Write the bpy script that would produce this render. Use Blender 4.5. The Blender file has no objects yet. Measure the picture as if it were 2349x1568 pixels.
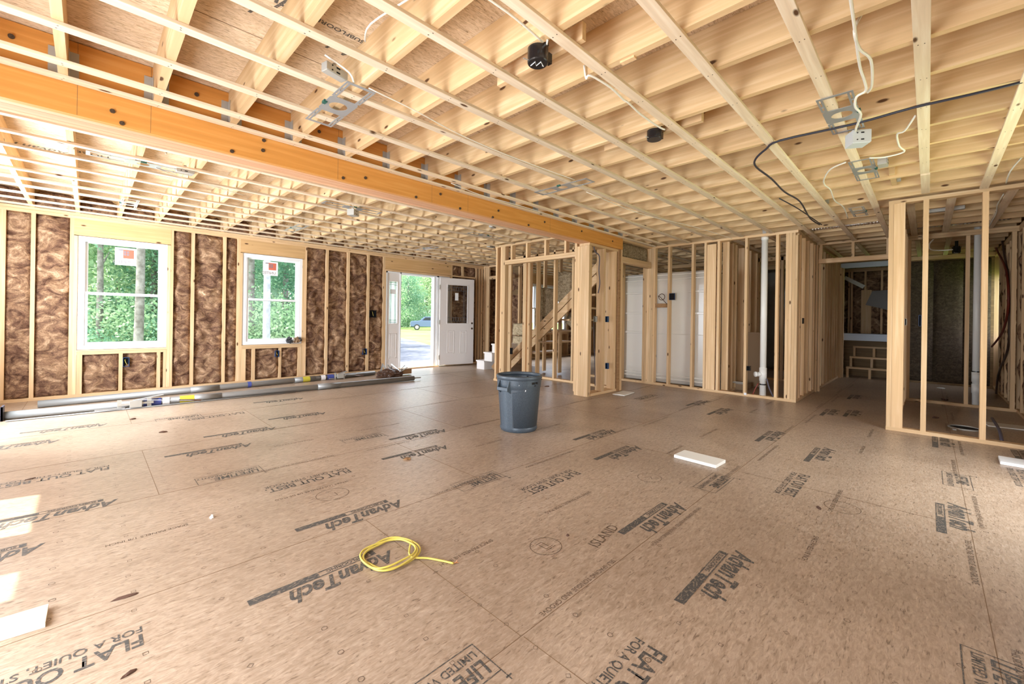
import bpy, bmesh, math, random
from mathutils import Vector, Matrix, noise
random.seed(7)
S = bpy.context.scene
COL = S.collection
# ---------------------------------------------------------------- camera, sky, sun, exposure
F_PX, YAW, CY, ROLL, HC = 962.8, 0.7809, 730.4, 0.0147, 1.16
FV = Vector((math.cos(YAW), math.sin(YAW), 0)); RV = Vector((math.sin(YAW), -math.cos(YAW), 0)); UV = Vector((0, 0, 1))
R3 = RV*math.cos(ROLL)+UV*math.sin(ROLL); U3 = UV*math.cos(ROLL)-RV*math.sin(ROLL)
CAM = Vector((0, 0, HC))
cd = bpy.data.cameras.new('camera'); cam = bpy.data.objects.new('camera', cd); COL.objects.link(cam)
cd.sensor_fit = 'HORIZONTAL'; cd.sensor_width = 36.0; cd.lens = F_PX/2349*36.0
cd.shift_y = -(784-CY)/2349; cd.clip_start = 0.05; cd.clip_end = 500
m = Matrix((R3, U3, -FV)).transposed().to_4x4(); m.translation = CAM; cam.matrix_world = m
S.camera = cam
W = bpy.data.worlds.new('world'); S.world = W; W.use_nodes = True
wn = W.node_tree; bg = wn.nodes['Background']
sky = wn.nodes.new('ShaderNodeTexSky'); sky.sky_type = 'NISHITA'; sky.sun_disc = False
sky.sun_elevation = math.radians(62); sky.sun_rotation = math.radians(280); sky.air_density = 1.0; sky.dust_density = 2.5
mx = wn.nodes.new('ShaderNodeMix'); mx.data_type = 'RGBA'; mx.inputs['Factor'].default_value = 0.6
mx.inputs['B'].default_value = (7.2, 7.4, 7.8, 1)
wn.links.new(sky.outputs[0], mx.inputs['A']); wn.links.new(mx.outputs['Result'], bg.inputs['Color'])
bg.inputs['Strength'].default_value = 0.55
sl = bpy.data.lights.new('sun', 'SUN'); sl.energy = 9.0; sl.angle = math.radians(0.6); sl.color = (1.0, 0.95, 0.86)
sun = bpy.data.objects.new('sun', sl); COL.objects.link(sun)
SUND = Vector((-0.445, 0.09, 0.86)).normalized()
sun.rotation_euler = SUND.to_track_quat('Z', 'Y').to_euler(); sun.location = (-8, 2, 16)
# daylight stand-ins: area lamps added at the openings and unseen outside the back windows
def daylight_lamp(name, loc, direction, w, h, power, color):
    d = bpy.data.lights.new(name, 'AREA'); d.shape = 'RECTANGLE'; d.size = w; d.size_y = h; d.energy = power; d.color = color
    o = bpy.data.objects.new(name, d); COL.objects.link(o); o.location = loc
    o.rotation_euler = Vector(direction).to_track_quat('-Z', 'Z').to_euler(); return o
daylight_lamp('daylight_fill', (-1.32, 2.0, 1.1), (1, 0, 0.40), 4.4, 1.9, 235, (0.80, 0.90, 1.0))
daylight_lamp('daylight_fill', (4.3, -1.05, 1.1), (0, 1, 0.25), 1.9, 1.9, 30, (0.96, 1.0, 0.90))
daylight_lamp('daylight_fill', (9.4, 10.2, 3.6), (0, -1, -0.95), 3.0, 1.4, 420, (0.88, 0.93, 1.0))  # added lamp above the view, brightens the room behind the stairs
daylight_lamp('daylight_fill', (-1.32, 6.3, 1.4), (1, 0, 0.35), 2.4, 1.2, 280, (0.80, 0.90, 1.0))
vs = S.view_settings; vs.view_transform = 'Standard'; vs.look = 'None'; vs.gamma = 1.0; vs.use_curve_mapping = False
vs.exposure = 0.45
cy = S.cycles; cy.use_denoising = True; cy.max_bounces = 7; cy.diffuse_bounces = 5; cy.glossy_bounces = 3; cy.transmission_bounces = 4
cy.transparent_max_bounces = 10; cy.caustics_reflective = False; cy.caustics_refractive = False; cy.sample_clamp_indirect = 6.0
cy.use_adaptive_sampling = True; cy.adaptive_threshold = 0.02

# ---------------------------------------------------------------- pixel -> place on a known plane
def ray(p): return FV+R3*((p[0]-1174.5)/F_PX)+U3*((CY-p[1])/F_PX)
def atz(p, z=0.0): d = ray(p); return CAM+d*((z-HC)/d.z)
def aty(p, y): d = ray(p); return CAM+d*(y/d.y)
def atx(p, x): d = ray(p); return CAM+d*(x/d.x)

# ---------------------------------------------------------------- materials
MATS = {}
def new_mat(name):
    m_ = bpy.data.materials.new(name); m_.use_nodes = True; nt = m_.node_tree
    return m_, nt, nt.nodes['Principled BSDF']
def N(nt, t, **kw):
    n = nt.nodes.new(t)
    for k, v in kw.items(): setattr(n, k, v)
    return n
def ramp(nt, stops):
    r = N(nt, 'ShaderNodeValToRGB'); e = r.color_ramp.elements
    while len(e) > 1: e.remove(e[-1])
    e[0].position = stops[0][0]; e[0].color = (*stops[0][1], 1)
    for p, c in stops[1:]:
        q = e.new(p); q.color = (*c, 1)
    return r
def plain(name, col, rough=0.6, metal=0.0, spec=0.4):
    m_, nt, b = new_mat(name); b.inputs['Base Color'].default_value = (*col, 1); b.inputs['Roughness'].default_value = rough
    b.inputs['Metallic'].default_value = metal; b.inputs['Specular IOR Level'].default_value = spec
    MATS[name] = m_; return m_
def coords(nt, scale, rnd=True):
    tc = N(nt, 'ShaderNodeTexCoord'); src = tc.outputs['Object']
    if rnd:
        oi = N(nt, 'ShaderNodeObjectInfo'); ml = N(nt, 'ShaderNodeMath', operation='MULTIPLY'); ml.inputs[1].default_value = 37.0
        nt.links.new(oi.outputs['Random'], ml.inputs[0])
        ad = N(nt, 'ShaderNodeVectorMath', operation='ADD'); nt.links.new(src, ad.inputs[0]); nt.links.new(ml.outputs[0], ad.inputs[1]); src = ad.outputs[0]
    mp = N(nt, 'ShaderNodeMapping'); mp.inputs['Scale'].default_value = scale; nt.links.new(src, mp.inputs['Vector'])
    return mp.outputs['Vector'], src
def wood(name, axis, c0, c1, knot=(0.10, 0.045, 0.018), knots=True, rough=0.62, grain=1.0):
    m_, nt, b = new_mat(name)
    sc = [34.0*grain]*3; sc[axis] = 1.6*grain
    v, src = coords(nt, sc)
    nz = N(nt, 'ShaderNodeTexNoise'); nz.inputs['Scale'].default_value = 1.0; nz.inputs['Detail'].default_value = 4.0; nz.inputs['Distortion'].default_value = 0.25
    nt.links.new(v, nz.inputs['Vector'])
    r = ramp(nt, [(0.28, tuple(a*0.90 for a in c0)), (0.5, c0), (0.72, c1)]); nt.links.new(nz.outputs['Fac'], r.inputs[0])
    col = r.outputs[0]
    if knots:
        sc2 = [9.0]*3; sc2[axis] = 3.3
        mp = N(nt, 'ShaderNodeMapping'); mp.inputs['Scale'].default_value = sc2; nt.links.new(src, mp.inputs['Vector'])
        vo = N(nt, 'ShaderNodeTexVoronoi'); vo.inputs['Scale'].default_value = 1.0; nt.links.new(mp.outputs[0], vo.inputs['Vector'])
        kr = ramp(nt, [(0.07, (1, 1, 1)), (0.12, (0, 0, 0))]); nt.links.new(vo.outputs['Distance'], kr.inputs[0])
        mk = N(nt, 'ShaderNodeMix', data_type='RGBA'); nt.links.new(kr.outputs[0], mk.inputs['Factor']); nt.links.new(col, mk.inputs['A'])
        mk.inputs['B'].default_value = (*knot, 1); col = mk.outputs['Result']
    oi = N(nt, 'ShaderNodeObjectInfo'); mr = N(nt, 'ShaderNodeMapRange'); mr.inputs['To Min'].default_value = 0.86; mr.inputs['To Max'].default_value = 1.1
    nt.links.new(oi.outputs['Random'], mr.inputs['Value'])
    mu = N(nt, 'ShaderNodeVectorMath', operation='SCALE'); nt.links.new(col, mu.inputs[0]); nt.links.new(mr.outputs[0], mu.inputs['Scale'])
    nt.links.new(mu.outputs[0], b.inputs['Base Color']); b.inputs['Roughness'].default_value = rough; b.inputs['Specular IOR Level'].default_value = 0.25
    MATS[name] = m_; return m_
PINE0, PINE1 = (0.68, 0.455, 0.250), (0.77, 0.56, 0.35)
for ax, nm in enumerate('xyz'): wood('wood_'+nm, ax, PINE0, PINE1)
for ax, nm in enumerate('xy'): wood('strap_'+nm, ax, (0.73, 0.58, 0.42), (0.80, 0.68, 0.53), grain=1.4)
wood('joist_y', 1, (0.645, 0.437, 0.232), (0.745, 0.553, 0.333))
wood('beam_x', 0, (0.60, 0.265, 0.062), (0.66, 0.32, 0.09), knots=False, rough=0.5)
wood('beam_under', 0, (0.70, 0.38, 0.22), (0.78, 0.48, 0.30), knots=False)
wood('header_x', 0, (0.66, 0.415, 0.195), (0.73, 0.48, 0.25), knots=True)
wood('wood_old_and_shaded', 0, (0.34, 0.19, 0.09), (0.42, 0.25, 0.12))  # dark timber; on the beam-end post it carries shade in its colour
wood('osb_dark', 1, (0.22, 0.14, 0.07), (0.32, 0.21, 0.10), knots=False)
# plain painted / metal / plastic
plain('white_vinyl', (0.82, 0.83, 0.85), 0.35); plain('white_paint', (0.80, 0.76, 0.74), 0.45); plain('white_plastic', (0.78, 0.77, 0.74), 0.3)
plain('tub_plastic', (0.66, 0.62, 0.56), 0.22); plain('white_board', (0.82, 0.80, 0.74), 0.55); plain('cable_white', (0.80, 0.77, 0.70), 0.4); plain('cable_yellow', (0.62, 0.50, 0.10), 0.35)
plain('cable_black', (0.03, 0.03, 0.045), 0.4); plain('cable_grey', (0.10, 0.09, 0.12), 0.5)
plain('blue_box', (0.02, 0.065, 0.17), 0.4); plain('black_plastic', (0.012, 0.012, 0.014), 0.18, spec=0.6); plain('black_hole', (0.004, 0.004, 0.005), 0.9)
plain('pole_metal', (0.27, 0.265, 0.255), 0.48, 0.5); plain('zinc', (0.44, 0.45, 0.46), 0.42, 0.55); plain('zinc_dull', (0.44, 0.42, 0.38), 0.55, 0.3); plain('foil', (0.75, 0.75, 0.77), 0.22, 1.0)
plain('ink', (0.060, 0.060, 0.058), 0.8, spec=0.1); plain('ink_pen', (0.10, 0.06, 0.04), 0.8, spec=0.1); plain('seam', (0.21, 0.135, 0.08), 0.9, spec=0.1)
plain('ink_blue', (0.055, 0.075, 0.10), 0.8, spec=0.1); plain('pex_red', (0.22, 0.035, 0.02), 0.4); plain('copper', (0.45, 0.2, 0.08), 0.4, 0.8)
plain('sticker_white', (0.85, 0.85, 0.86), 0.6); plain('sticker_red', (0.62, 0.16, 0.10), 0.6); plain('sticker_ink', (0.25, 0.22, 0.25), 0.6)
plain('tape_blue', (0.06, 0.08, 0.30), 0.5); plain('tape_yellow', (0.55, 0.48, 0.05), 0.5); plain('ledge_paint', (0.55, 0.62, 0.74), 0.5)
plain('glove_dark', (0.05, 0.05, 0.055), 0.8); plain('glove_tan', (0.32, 0.21, 0.12), 0.85); plain('tarp_brown', (0.085, 0.045, 0.03), 0.35)
plain('cardboard', (0.33, 0.22, 0.13), 0.8); plain('box_light', (0.62, 0.65, 0.68), 0.4, 0.15); plain('truck_paint', (0.10, 0.14, 0.24), 0.3, 0.2); plain('tyre', (0.03, 0.03, 0.03), 0.8)
plain('truck_glass', (0.02, 0.03, 0.04), 0.1); plain('chrome', (0.6, 0.6, 0.62), 0.2, 0.9); plain('caming', (0.25, 0.27, 0.30), 0.4, 0.6)
plain('brass_dark', (0.10, 0.07, 0.05), 0.4, 0.5); plain('green_screw', (0.02, 0.10, 0.08), 0.4); plain('concrete', (0.24, 0.24, 0.24), 0.85); plain('yard', (0.55, 0.53, 0.50), 0.9)
plain('siding', (0.55, 0.55, 0.52), 0.8); plain('shingle', (0.2, 0.2, 0.2), 0.9); plain('debris', (0.10, 0.050, 0.032), 0.9)
plain('sheet_grey', (0.22, 0.20, 0.19), 0.4)
m_, nt, b = new_mat('glass')
nt.nodes.remove(b); tr = N(nt, 'ShaderNodeBsdfTransparent'); tr.inputs[0].default_value = (0.95, 0.97, 0.98, 1); gl = N(nt, 'ShaderNodeBsdfGlossy'); gl.inputs['Roughness'].default_value = 0.02
ms = N(nt, 'ShaderNodeMixShader'); fr = N(nt, 'ShaderNodeFresnel'); fr.inputs[0].default_value = 1.3
nt.links.new(fr.outputs[0], ms.inputs[0]); nt.links.new(tr.outputs[0], ms.inputs[1]); nt.links.new(gl.outputs[0], ms.inputs[2])
nt.links.new(ms.outputs[0], nt.nodes['Material Output'].inputs[0]); MATS['glass'] = m_
m_, nt, b = new_mat('frosted'); nt.nodes.remove(b); tr = N(nt, 'ShaderNodeBsdfTransparent'); tl = N(nt, 'ShaderNodeBsdfTranslucent'); tl.inputs[0].default_value = (0.85, 0.9, 0.93, 1)
ms = N(nt, 'ShaderNodeMixShader'); ms.inputs[0].default_value = 0.55; nt.links.new(tr.outputs[0], ms.inputs[1]); nt.links.new(tl.outputs[0], ms.inputs[2]); nt.links.new(ms.outputs[0], nt.nodes['Material Output'].inputs[0]); MATS['frosted'] = m_
# brown glass wool and grey-brown mineral wool
def wool(name, stops, sc=(9, 9, 5), bump=0.6, rough=0.95):
    m_, nt, b = new_mat(name); v, src = coords(nt, (1, 1, 1))
    n1 = N(nt, 'ShaderNodeTexNoise'); n1.inputs['Scale'].default_value = sc[0]; n1.inputs['Detail'].default_value = 9; n1.inputs['Distortion'].default_value = 1.3; n1.inputs['Roughness'].default_value = 0.65
    mp = N(nt, 'ShaderNodeMapping'); mp.inputs['Scale'].default_value = (1.0, 1.0, 1.35); nt.links.new(src, mp.inputs['Vector']); nt.links.new(mp.outputs[0], n1.inputs['Vector'])
    r = ramp(nt, stops); nt.links.new(n1.outputs['Fac'], r.inputs[0])
    n2 = N(nt, 'ShaderNodeTexNoise'); n2.inputs['Scale'].default_value = 26; n2.inputs['Detail'].default_value = 4; n2.inputs['Distortion'].default_value = 2.6; mp2 = N(nt, 'ShaderNodeMapping'); mp2.inputs['Scale'].default_value = (1, 1, 2.2); nt.links.new(src, mp2.inputs['Vector']); nt.links.new(mp2.outputs[0], n2.inputs['Vector'])
    mr = N(nt, 'ShaderNodeMapRange'); mr.inputs['From Min'].default_value = 0.3; mr.inputs['From Max'].default_value = 0.7; mr.inputs['To Min'].default_value = 0.62; mr.inputs['To Max'].default_value = 1.38; nt.links.new(n2.outputs['Fac'], mr.inputs['Value'])
    mu = N(nt, 'ShaderNodeVectorMath', operation='SCALE'); nt.links.new(r.outputs[0], mu.inputs[0]); nt.links.new(mr.outputs[0], mu.inputs['Scale'])
    nt.links.new(mu.outputs[0], b.inputs['Base Color']); b.inputs['Roughness'].default_value = rough; b.inputs['Specular IOR Level'].default_value = 0.1
    bp = N(nt, 'ShaderNodeBump'); bp.inputs['Strength'].default_value = bump; bp.inputs['Distance'].default_value = 0.03
    nt.links.new(n1.outputs['Fac'], bp.inputs['Height']); nt.links.new(bp.outputs[0], b.inputs['Normal']); MATS[name] = m_
wool('glass_wool', [(0.32, (0.060, 0.028, 0.017)), (0.43, (0.155, 0.083, 0.052)), (0.54, (0.28, 0.165, 0.095)), (0.64, (0.46, 0.30, 0.185)), (0.74, (0.72, 0.54, 0.38))], (5.2, 1, 1), 0.9)
wool('mineral_wool', [(0.3, (0.13, 0.09, 0.05)), (0.5, (0.26, 0.195, 0.12)), (0.75, (0.42, 0.34, 0.23))], (14, 1, 1), 0.3)
wool('mineral_pale', [(0.3, (0.25, 0.18, 0.11)), (0.5, (0.52, 0.42, 0.27)), (0.75, (0.68, 0.58, 0.42))], (16, 1, 1), 0.4)
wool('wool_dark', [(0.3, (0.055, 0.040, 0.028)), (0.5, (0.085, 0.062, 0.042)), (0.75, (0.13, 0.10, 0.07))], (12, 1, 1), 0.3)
wool('osb_panel', [(0.3, (0.30, 0.19, 0.09)), (0.5, (0.46, 0.31, 0.15)), (0.75, (0.58, 0.42, 0.22))], (30, 1, 1), 0.05)
# oriented strand board: floor, and the underside of the deck above
def osb(name, c0, c1, c2, dirt, rough, spec, stain=True):
    m_, nt, b = new_mat(name); tc = N(nt, 'ShaderNodeTexCoord')
    mp = N(nt, 'ShaderNodeMapping'); mp.inputs['Scale'].default_value = (11.0, 34.0, 11.0); nt.links.new(tc.outputs['Object'], mp.inputs['Vector'])
    n1 = N(nt, 'ShaderNodeTexNoise'); n1.inputs['Scale'].default_value = 1.6; n1.inputs['Detail'].default_value = 6; n1.inputs['Roughness'].default_value = 0.7; n1.inputs['Distortion'].default_value = 1.2
    nt.links.new(mp.outputs[0], n1.inputs['Vector']); r = ramp(nt, [(0.32, c0), (0.5, c1), (0.70, c2)]); nt.links.new(n1.outputs['Fac'], r.inputs[0])
    col = r.outputs[0]
    # thin dark strand edges
    mp2 = N(nt, 'ShaderNodeMapping'); mp2.inputs['Scale'].default_value = (24.0, 120.0, 30.0); mp2.inputs['Rotation'].default_value = (0, 0, 0.12); nt.links.new(tc.outputs['Object'], mp2.inputs['Vector'])
    n3 = N(nt, 'ShaderNodeTexNoise'); n3.inputs['Scale'].default_value = 1.0; n3.inputs['Detail'].default_value = 3; n3.inputs['Distortion'].default_value = 1.0; nt.links.new(mp2.outputs[0], n3.inputs['Vector'])
    r3 = ramp(nt, [(0.30, (0.50, 0.46, 0.43)), (0.40, (0.95, 0.94, 0.93)), (0.62, (1, 1, 1)), (0.74, (1.22, 1.21, 1.19))]); nt.links.new(n3.outputs['Fac'], r3.inputs[0])
    mu = N(nt, 'ShaderNodeMix', data_type='RGBA', blend_type='MULTIPLY'); mu.inputs['Factor'].default_value = 1.0; nt.links.new(col, mu.inputs['A']); nt.links.new(r3.outputs[0], mu.inputs['B']); col = mu.outputs['Result']
    if stain:
        n2 = N(nt, 'ShaderNodeTexNoise'); n2.inputs['Scale'].default_value = 0.9; n2.inputs['Detail'].default_value = 5; n2.inputs['Distortion'].default_value = 0.5; nt.links.new(tc.outputs['Object'], n2.inputs['Vector'])
        r2 = ramp(nt, [(0.38, dirt), (0.58, (1, 1, 1))]); nt.links.new(n2.outputs['Fac'], r2.inputs[0])
        m2 = N(nt, 'ShaderNodeMix', data_type='RGBA', blend_type='MULTIPLY'); m2.inputs['Factor'].default_value = 1.0; nt.links.new(col, m2.inputs['A']); nt.links.new(r2.outputs[0], m2.inputs['B']); col = m2.outputs['Result']
    nt.links.new(col, b.inputs['Base Color']); b.inputs['Roughness'].default_value = rough; b.inputs['Specular IOR Level'].default_value = spec
    MATS[name] = m_
osb('floor_osb', (0.325, 0.235, 0.162), (0.435, 0.325, 0.235), (0.55, 0.435, 0.335), (0.80, 0.77, 0.75), 0.38, 0.6)
osb('deck_osb', (0.46, 0.325, 0.19), (0.68, 0.53, 0.365), (0.80, 0.67, 0.51), (1, 1, 1), 0.7, 0.2, False)
# outdoors
def mottled(name, c0, c1, sc, rough=0.9, transl=False):
    m_, nt, b = new_mat(name); tc = N(nt, 'ShaderNodeTexCoord'); n1 = N(nt, 'ShaderNodeTexNoise'); n1.inputs['Scale'].default_value = sc; n1.inputs['Detail'].default_value = 5
    nt.links.new(tc.outputs['Object'], n1.inputs['Vector']); r = ramp(nt, [(0.35, c0), (0.65, c1)]); nt.links.new(n1.outputs['Fac'], r.inputs[0])
    nt.links.new(r.outputs[0], b.inputs['Base Color']); b.inputs['Roughness'].default_value = rough; b.inputs['Specular IOR Level'].default_value = 0.15
    if transl:
        t = N(nt, 'ShaderNodeBsdfTranslucent'); nt.links.new(r.outputs[0], t.inputs[0]); mm = N(nt, 'ShaderNodeMixShader'); mm.inputs[0].default_value = 0.45
        nt.links.new(b.outputs[0], mm.inputs[1]); nt.links.new(t.outputs[0], mm.inputs[2]); nt.links.new(mm.outputs[0], nt.nodes['Material Output'].inputs[0])
    MATS[name] = m_
mottled('lawn', (0.13, 0.22, 0.05), (0.22, 0.32, 0.09), 0.5); mottled('driveway', (0.085, 0.095, 0.12), (0.17, 0.18, 0.215), 0.8)
mottled('forest_floor', (0.12, 0.20, 0.08), (0.30, 0.38, 0.18), 1.5); mottled('bark', (0.14, 0.125, 0.11), (0.30, 0.28, 0.26), 6)
mottled('bark_pale', (0.28, 0.29, 0.31), (0.42, 0.43, 0.46), 6)
mottled('leaf_a', (0.22, 0.38, 0.20), (0.46, 0.60, 0.38), 1.2, 0.6, True); mottled('leaf_b', (0.12, 0.28, 0.18), (0.30, 0.48, 0.32), 1.2, 0.6, True)
mottled('leaf_c', (0.38, 0.52, 0.28), (0.62, 0.72, 0.48), 1.2, 0.6, True)
def worn(name, c0, c1):
    m_, nt, b = new_mat(name); tc = N(nt, 'ShaderNodeTexCoord'); mp = N(nt, 'ShaderNodeMapping'); mp.inputs['Scale'].default_value = (60, 150, 60); nt.links.new(tc.outputs['Object'], mp.inputs['Vector'])
    n1 = N(nt, 'ShaderNodeTexNoise'); n1.inputs['Scale'].default_value = 1.0; n1.inputs['Detail'].default_value = 4; nt.links.new(mp.outputs[0], n1.inputs['Vector']); r = ramp(nt, [(0.50, c0), (0.66, c1)])
    nt.links.new(n1.outputs['Fac'], r.inputs[0]); nt.links.new(r.outputs[0], b.inputs['Base Color']); b.inputs['Roughness'].default_value = 0.6; b.inputs['Specular IOR Level'].default_value = 0.3; MATS[name] = m_
worn('ink', (0.070, 0.066, 0.060), (0.26, 0.20, 0.15)); worn('ink_pen', (0.10, 0.066, 0.045), (0.24, 0.17, 0.11))
# trash-can plastic with scuffs
m_, nt, b = new_mat('can_grey'); v, src = coords(nt, (1, 1, 1), False)
n1 = N(nt, 'ShaderNodeTexNoise'); n1.inputs['Scale'].default_value = 120; nt.links.new(src, n1.inputs['Vector']); r = ramp(nt, [(0.3, (0.045, 0.060, 0.078)), (0.7, (0.078, 0.098, 0.120))])
nt.links.new(n1.outputs['Fac'], r.inputs[0]); nt.links.new(r.outputs[0], b.inputs['Base Color']); b.inputs['Roughness'].default_value = 0.42; MATS['can_grey'] = m_

# ---------------------------------------------------------------- mesh helpers
class MB:
    def __init__(s): s.v = []; s.f = []
    def box(s, x0, x1, y0, y1, z0, z1):
        i = len(s.v)
        s.v += [(x0, y0, z0), (x1, y0, z0), (x1, y1, z0), (x0, y1, z0), (x0, y0, z1), (x1, y0, z1), (x1, y1, z1), (x0, y1, z1)]
        s.f += [(i, i+3, i+2, i+1), (i+4, i+5, i+6, i+7), (i, i+1, i+5, i+4), (i+1, i+2, i+6, i+5), (i+2, i+3, i+7, i+6), (i+3, i, i+4, i+7)]
        return s
    def obox(s, c, u, v, w, a, b_, d):      # oriented box: centre, three unit axes, three full sizes
        c, u, v, w = Vector(c), Vector(u).normalized()*a/2, Vector(v).normalized()*b_/2, Vector(w).normalized()*d/2
        i = len(s.v)
        for k in ((-1, -1, -1), (1, -1, -1), (1, 1, -1), (-1, 1, -1), (-1, -1, 1), (1, -1, 1), (1, 1, 1), (-1, 1, 1)): s.v.append(tuple(c+u*k[0]+v*k[1]+w*k[2]))
        s.f += [(i, i+3, i+2, i+1), (i+4, i+5, i+6, i+7), (i, i+1, i+5, i+4), (i+1, i+2, i+6, i+5), (i+2, i+3, i+7, i+6), (i+3, i, i+4, i+7)]
        return s
    def bar(s, a, b_, w, h):                # beam from a to b, width w, height h
        a, b_ = Vector(a), Vector(b_); d = (b_-a); L = d.length; d.normalize(); up = Vector((0, 0, 1)) if abs(d.z) < 0.95 else Vector((0, 1, 0))
        sd = d.cross(up).normalized(); u = sd.cross(d)
        return s.obox((a+b_)/2, d, sd, u, L, w, h)
    def tube(s, pts, r, n=8, cap=True, smooth=True):
        P = [Vector(p) for p in pts]
        if smooth and len(P) > 2:
            Q = []
            for i in range(len(P)-1):
                p0 = P[max(i-1, 0)]; p1 = P[i]; p2 = P[i+1]; p3 = P[min(i+2, len(P)-1)]
                for k in range(4):
                    t = k/4; Q.append(0.5*((2*p1)+(-p0+p2)*t+(2*p0-5*p1+4*p2-p3)*t*t+(-p0+3*p1-3*p2+p3)*t**3))
            Q.append(P[-1]); P = Q
        rr = r if isinstance(r, (list, tuple)) else None
        i0 = len(s.v); prev = None
        for i, p in enumerate(P):
            t = (P[min(i+1, len(P)-1)]-P[max(i-1, 0)]).normalized()
            if prev is None: a = t.orthogonal().normalized()
            else: a = (prev-t*prev.dot(t)).normalized()
            prev = a; b_ = t.cross(a); R = (rr[0]+(rr[1]-rr[0])*i/(len(P)-1)) if rr else r
            for k in range(n):
                an = 2*math.pi*k/n; s.v.append(tuple(p+(a*math.cos(an)+b_*math.sin(an))*R))
        for i in range(len(P)-1):
            for k in range(n):
                a = i0+i*n+k; b2 = i0+i*n+(k+1) % n; s.f.append((a, b2, b2+n, a+n))
        if cap:
            s.f.append(tuple(i0+k for k in range(n))[::-1]); s.f.append(tuple(i0+(len(P)-1)*n+k for k in range(n)))
        return s
    def lathe(s, c, prof, n=32, cap0=False, cap1=False):   # profile [(r, z)...]
        i0 = len(s.v)
        for r, z in prof:
            for k in range(n):
                an = 2*math.pi*k/n; s.v.append((c[0]+r*math.cos(an), c[1]+r*math.sin(an), c[2]+z))
        for j in range(len(prof)-1):
            for k in range(n):
                a = i0+j*n+k; b_ = i0+j*n+(k+1) % n; s.f.append((a, b_, b_+n, a+n))
        if cap0: s.f.append(tuple(i0+k for k in range(n))[::-1])
        if cap1: s.f.append(tuple(i0+(len(prof)-1)*n+k for k in range(n)))
        return s
    def quad(s, *p):
        i = len(s.v); s.v += [tuple(q) for q in p]; s.f.append(tuple(range(i, i+len(p)))); return s
    def ringz(s, c, ri, ro, z0, z1, n=28, sx=1, sy=1):
        i0 = len(s.v)
        for k in range(n):
            an = 2*math.pi*k/n; co, si = math.cos(an)*sx, math.sin(an)*sy
            for r, z in ((ri, z0), (ro, z0), (ro, z1), (ri, z1)): s.v.append((c[0]+r*co, c[1]+r*si, z))
        for k in range(n):
            a = i0+4*k; b_ = i0+4*((k+1) % n)
            for j in range(4): s.f.append((a+j, a+(j+1) % 4, b_+(j+1) % 4, b_+j))
        return s
    def build(s, name, mat, parent=None, org=None, smooth=False, bevel=0, local=False):
        if local: org = (0, 0, 0)
        if org is None: org = Vector(parent.location) if parent is not None else Vector(s.v[0])
        org = Vector(org)
        me = bpy.data.meshes.new(name); me.from_pydata([tuple(Vector(v)-org) for v in s.v], [], s.f)
        me.validate(); me.materials.append(MATS[mat] if isinstance(mat, str) else mat)
        bm = bmesh.new(); bm.from_mesh(me); bmesh.ops.recalc_face_normals(bm, faces=bm.faces); bm.to_mesh(me); bm.free()
        if smooth:
            for p in me.polygons: p.use_smooth = True
        o = bpy.data.objects.new(name, me); COL.objects.link(o)
        if parent is not None: o.parent = parent; o.location = (0, 0, 0) if local else org-Vector(parent.location)
        else: o.location = org
        if bevel:
            bv = o.modifiers.new('b', 'BEVEL'); bv.width = bevel; bv.segments = 2; bv.limit_method = 'ANGLE'
        return o
def tag(o, label=None, cat=None, group=None, kind=None):
    if label: o['label'] = label
    if cat: o['category'] = cat
    if group: o['group'] = group
    if kind: o['kind'] = kind
    return o
def empty(name, loc=(0, 0, 0), rz=0.0):
    o = bpy.data.objects.new(name, None); o.empty_display_size = 0.1; COL.objects.link(o); o.location = loc; o.rotation_euler = (0, 0, rz); return o
def nest(ch, newp):
    ch.parent = newp; ch.location = Vector(ch.location)-Vector(newp.location); return ch
def dup(o, parent=None):
    c = o.copy(); COL.objects.link(c)
    if parent is not None: c.parent = parent
    for ch in o.children: dup(ch, c)
    return c
ORD = ('first second third fourth fifth sixth seventh eighth ninth tenth eleventh twelfth thirteenth fourteenth fifteenth sixteenth seventeenth '
       'eighteenth nineteenth twentieth').split()
def nth(i):
    if i < 20: return ORD[i]
    return ('twenty-' if i < 29 else 'thirty-')+(ORD[(i+1) % 10-1]) if (i+1) % 10 else 'thirtieth'
ZJ, ZS = 2.514, 2.495            # underside of the joists, underside of the straps
ZD = 2.749                       # underside of the deck above
YW = 8.256                       # inner stud face of the window wall
YB0, YB1 = 3.575, 3.815          # the beam
XL, YR, XF = -1.16, -0.86, 13.3  # inner faces of the left, right and far walls

# ================================================================ SETTING
floor = MB().box(XL-0.25, XF+0.2, YR-0.2, YW+0.14, -0.25, 0.0).build('floor', 'floor_osb', org=(0, 0, 0)); tag(floor, kind='structure')
floor['label'] = 'stamped brown subfloor panels across the whole room'
ceil = MB().box(XL-0.25, XF+0.2, YR-0.2, YW+0.14, ZD, ZD+0.02).build('ceiling', 'deck_osb', org=(0, 0, 0)); tag(ceil, kind='structure')
MB().box(XL-0.3, XF+0.25, YR-0.25, YW+0.2, ZD+0.02, ZD+0.25).build('upper_floor', 'siding', ceil, org=(0, 0, 0))
# seams of the floor panels
sm = MB()
SEAMY = [-0.185, 1.045, 2.265, 3.485, 4.705, 5.925, 7.145]
for i, y in enumerate(SEAMY):
    sm.box(XL, XF, y-0.0011, y+0.0011, 0, 0.0008)
    for k in range(-1, 6):
        x = (3.57, 1.125, 2.0, 0.33, 1.35, 0.33, 1.9)[i]+k*2.44
        if XL < x < XF: sm.box(x-0.0012, x+0.0012, y, y+1.22, 0, 0.0008)
sm.build('panel_seam', 'seam', floor)
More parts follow.
